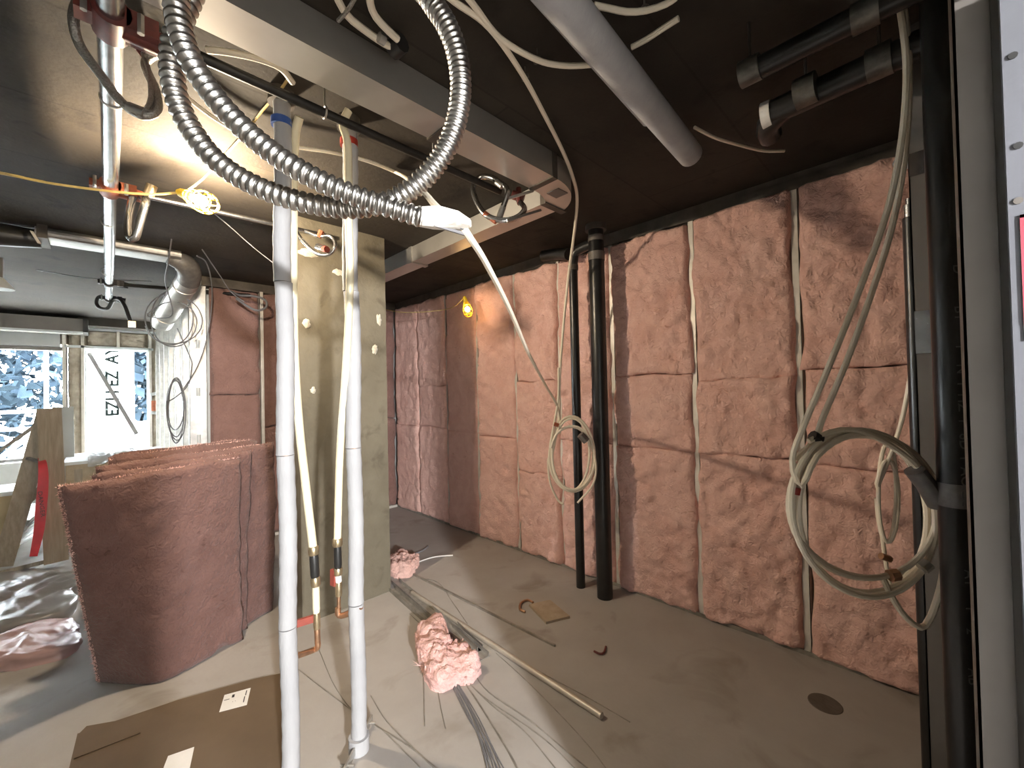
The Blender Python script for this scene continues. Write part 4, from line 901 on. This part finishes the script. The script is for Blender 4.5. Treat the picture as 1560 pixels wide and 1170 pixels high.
# plastic wrapped insulation on the floor
def crumple(name, pxs, hgt, seed, mat, label, amp=.05, sc=7):
    t, c = tuft(pxs, hgt, seed, label, mat, .25); t.name = name; t['category'] = 'plastic bag'
    ch = t.children[0]; ch.name = 'film'
    co = np.array([v.co for v in ch.data.vertices]); e_ = _n(on(100, 900) - on(0, 965)); e2_ = np.array([-e_[1], e_[0], 0])
    q = np.stack([co @ e_ * 2.2, co @ e2_ * 8, co[:, 2] * 2 + seed], -1); rid = 1 - np.abs(fbm(q, 2)); co[:, 2] = np.clip(co[:, 2] + amp * (rid - .6) * (co[:, 2] > .01), .001, None)
    for v, x in zip(ch.data.vertices, co): v.co = x
    return t
crumple('plastic_wrap', [(-120, 955), (-60, 925), (0, 905), (60, 888), (96, 885), (108, 915), (100, 950), (40, 968), (-40, 990)], .11, 4, POLYD, 'grey crumpled plastic wrap lying behind the pack of batts', .045)
crumple('insulation_bag', [(-90, 1020), (-20, 985), (40, 965), (100, 950), (116, 970), (112, 1000), (60, 1015), (0, 1026)], .085, 6, POLYP, 'pink tinted plastic insulation bag lying beside the pack of batts', .04)

# ------------------------------------------------------------------ timber frame, tape, crate and wires near the windows
sh = root('timber_trestle', at(40, 850, Z=0), 'timber trestle of weathered planks standing before the wide window', 'trestle')
dT = 3.7
def plank(p, q, wd, th, name='plank', mat=WOOD, parent=sh):
    v = np.asarray(EYE) - np.asarray(p); MB().beam(p, q, th, wd, up=np.cross(_n(np.asarray(q) - np.asarray(p)), _n(v))).build(name, mat, parent)
plank(at(75, 622, d=dT), at(86, 856, d=dT), .15, .04)
plank(at(72, 628, d=dT + .06), at(4, 862, d=dT + .06), .13, .04)
plank(at(-12, 695, d=dT + .4), at(66, 640, d=dT + .1), .03, .03, 'brace')
plank(at(-20, 878, d=dT - .05), at(92, 850, d=dT + .1), .035, .03, 'floor_rail')
plank(at(30, 775, d=dT + .12), at(62, 745, d=dT + .12), .06, .02, 'brace')
MB().beam(at(42, 698, d=dT - .02), at(62, 704, d=dT - .02), .03, .02).build('strap', GREYT, sh)
post = tag(MB().beam(at(96, 620, d=4.6), np.array([*at(100, 800, d=4.6)[:2], 0]), .16, .03, up=(0, 1, 0)).build('pale_board', DRYW, loc=at(98, 760, d=4.6)), 'pale board standing upright behind the timber trestle', 'board')
dn = root('danger_tape', at(64, 700, d=dT - .13), 'red danger tape hanging from the timber trestle', 'tape')
tpz = spline(path([(62, 698, dT - .025), (64, 708, dT - .10), (65, 730, dT - .13), (62, 770, dT - .13), (58, 810, dT - .13), (50, 848, dT - .13)]), .02)
m = MB(); hw = [.018 + .012 * math.sin(k / len(tpz) * 3.1) for k in range(len(tpz))]
for k, p_ in enumerate(tpz): m.v += [tuple(p_ - right * hw[k] * 1.5), tuple(p_ + right * hw[k] * 1.5 + fwd * .01)]
m.f = [(2 * k, 2 * k + 1, 2 * k + 3, 2 * k + 2) for k in range(len(tpz) - 1)]; m.build('ribbon', DANGER, dn, smooth=True)
v = at(63, 768, d=dT - .15)
text('DANGER', .055, v, (math.pi / 2, math.radians(83), -math.pi / 4), INK, dn, 'lettering')
# stack of board strips
for k in range(7):
    p_, q_ = at(8 + k * 4, 862 - k * 6, d=4.2), at(46 + k * 2.5, 786 + k * 7, d=4.6)
    p_[2] = .02 + .045 * k; q_[2] = .03 + .055 * k
    tag(MB().beam(p_, q_, .12, .018, up=(.15, .1, 1)).build('board_strip', WBOARD, loc=p_), ['lowest', 'second lowest', 'third lowest', 'middle', 'third highest', 'second highest', 'topmost'][k] + ' white board strip in the fanned heap behind the trestle', 'board', 'fanned heap of white board strips')
tan = tag(MB().box((-1.25, 6.3, 0), (-.62, 6.8, .60)).build('cardboard_carton', M('tan_carton', (.52, .40, .24), (.44, .34, .2), 5, .8), loc=(-.9, 6.5, 0)), 'tan cardboard carton with a white sheet on it beyond the trestle', 'carton')
MB().box((-1.27, 6.27, .60), (-.60, 6.83, .64)).build('white_sheet', WBOARD, tan)
# crate with film in front of the narrow window
cr = root('wooden_crate', (.15, 6.5, 0), 'wooden crate with a pale top behind the pack of batts', 'crate')
CF = 6.2; cA = at(100, 722, Y=CF); zc = at(150, 700, Y=CF)[2]
MB().box((cA[0], CF, 0), (.52, CF + .9, zc - .03)).build('body', WOOD2, cr)
MB().box((cA[0] - .02, CF - .02, zc - .03), (.54, CF + .92, zc)).build('lid', WBOARD, cr)
MB().box((cA[0] + .06, CF - .015, .1), (cA[0] + .12, CF, zc - .08)).box((cA[0] + .3, CF - .015, .1), (cA[0] + .36, CF, zc - .08)).build('batten', WOOD, cr)
def fn(u, v):
    a = .05 + u * .42; x = cA[0] + .16 + u * .42; y = CF - .2 + v * .75
    z = zc + .02 + .05 * np.abs(fbm(np.stack([x * 9, y * 6, x * 0], -1), 3)) - .22 * np.clip(.25 - v, 0, 1) * 1.5
    return np.stack([x, y, z], -1)
tag(sheet(fn, 36, 36).build('poly_sheet', POLY, loc=(cA[0] + .3, CF, zc), smooth=180), 'clear crumpled plastic film draped over the wooden crate', 'plastic film')
# orange box in a white holder on the far stud
ob = root('orange_box', at(235, 620, Y=8.9), 'orange box on a small white shelf fixed beside the narrow window', 'box')
o1, o2 = at(231, 626, Y=8.9), at(245, 612, Y=8.9)
MB().box((min(o1[0], o2[0]), o1[1], o1[2]), (max(o1[0], o2[0]), o1[1] + .06, o2[2] + .02)).build('box_body', ORANGE, ob)
MB().beam(at(229, 629, Y=8.9), at(247, 630, Y=8.9), .06, .04).beam(at(229, 601, Y=8.9), at(247, 598, Y=8.9), .06, .05).beam(at(246, 600, Y=8.9), at(247, 688, Y=8.9), .03, .03).beam(at(230, 600, Y=8.95), at(231, 630, Y=8.95), .02, .02).build('white_shelf', WHITEF, ob)
# coiled cables on the studs
def wire_coil(name, cxp, cyp, rx, ry, d, turns, label, seed, lead, r=.006):
    return coil(name, cxp, cyp, d, rx, ry, turns, .14, r, label, seed, mat=GREYC, lead=lead)
wire_coil('cable_coil', 262, 488, 38, 38, 3.75, 3, 'loosely looped grey cable hanging around the galvanised duct end', 3, path([(266, 320, 3.0), (262, 360, 3.1), (256, 400, 3.3), (252, 430, 3.5), (262, 480, 3.7)]), .005)
wire_coil('cable_coil', 268, 622, 13, 44, 3.95, 4, 'narrow hank of grey cable hung on the bare studs', 6, path([(270, 500, 3.9), (290, 545, 3.95), (292, 560, 3.95), (284, 590, 3.95)]), .005)
pex('data_cable', path([(300, 390, 3.3), (314, 400, 3.5), (322, 430, 3.7), (322, 470, 3.85), (314, 520, 3.9), (300, 560, 3.95), (280, 592, 3.95)]), .005, 'grey cable sagging from the taped elbow past the slotted stud', GREYC)
pex('data_cable', path([(308, 380, 3.3), (335, 420, 3.6), (352, 445, 3.8), (372, 460, 3.85)]), .004, 'thin grey cable running from the taped elbow to the far pink wall', GREYC)
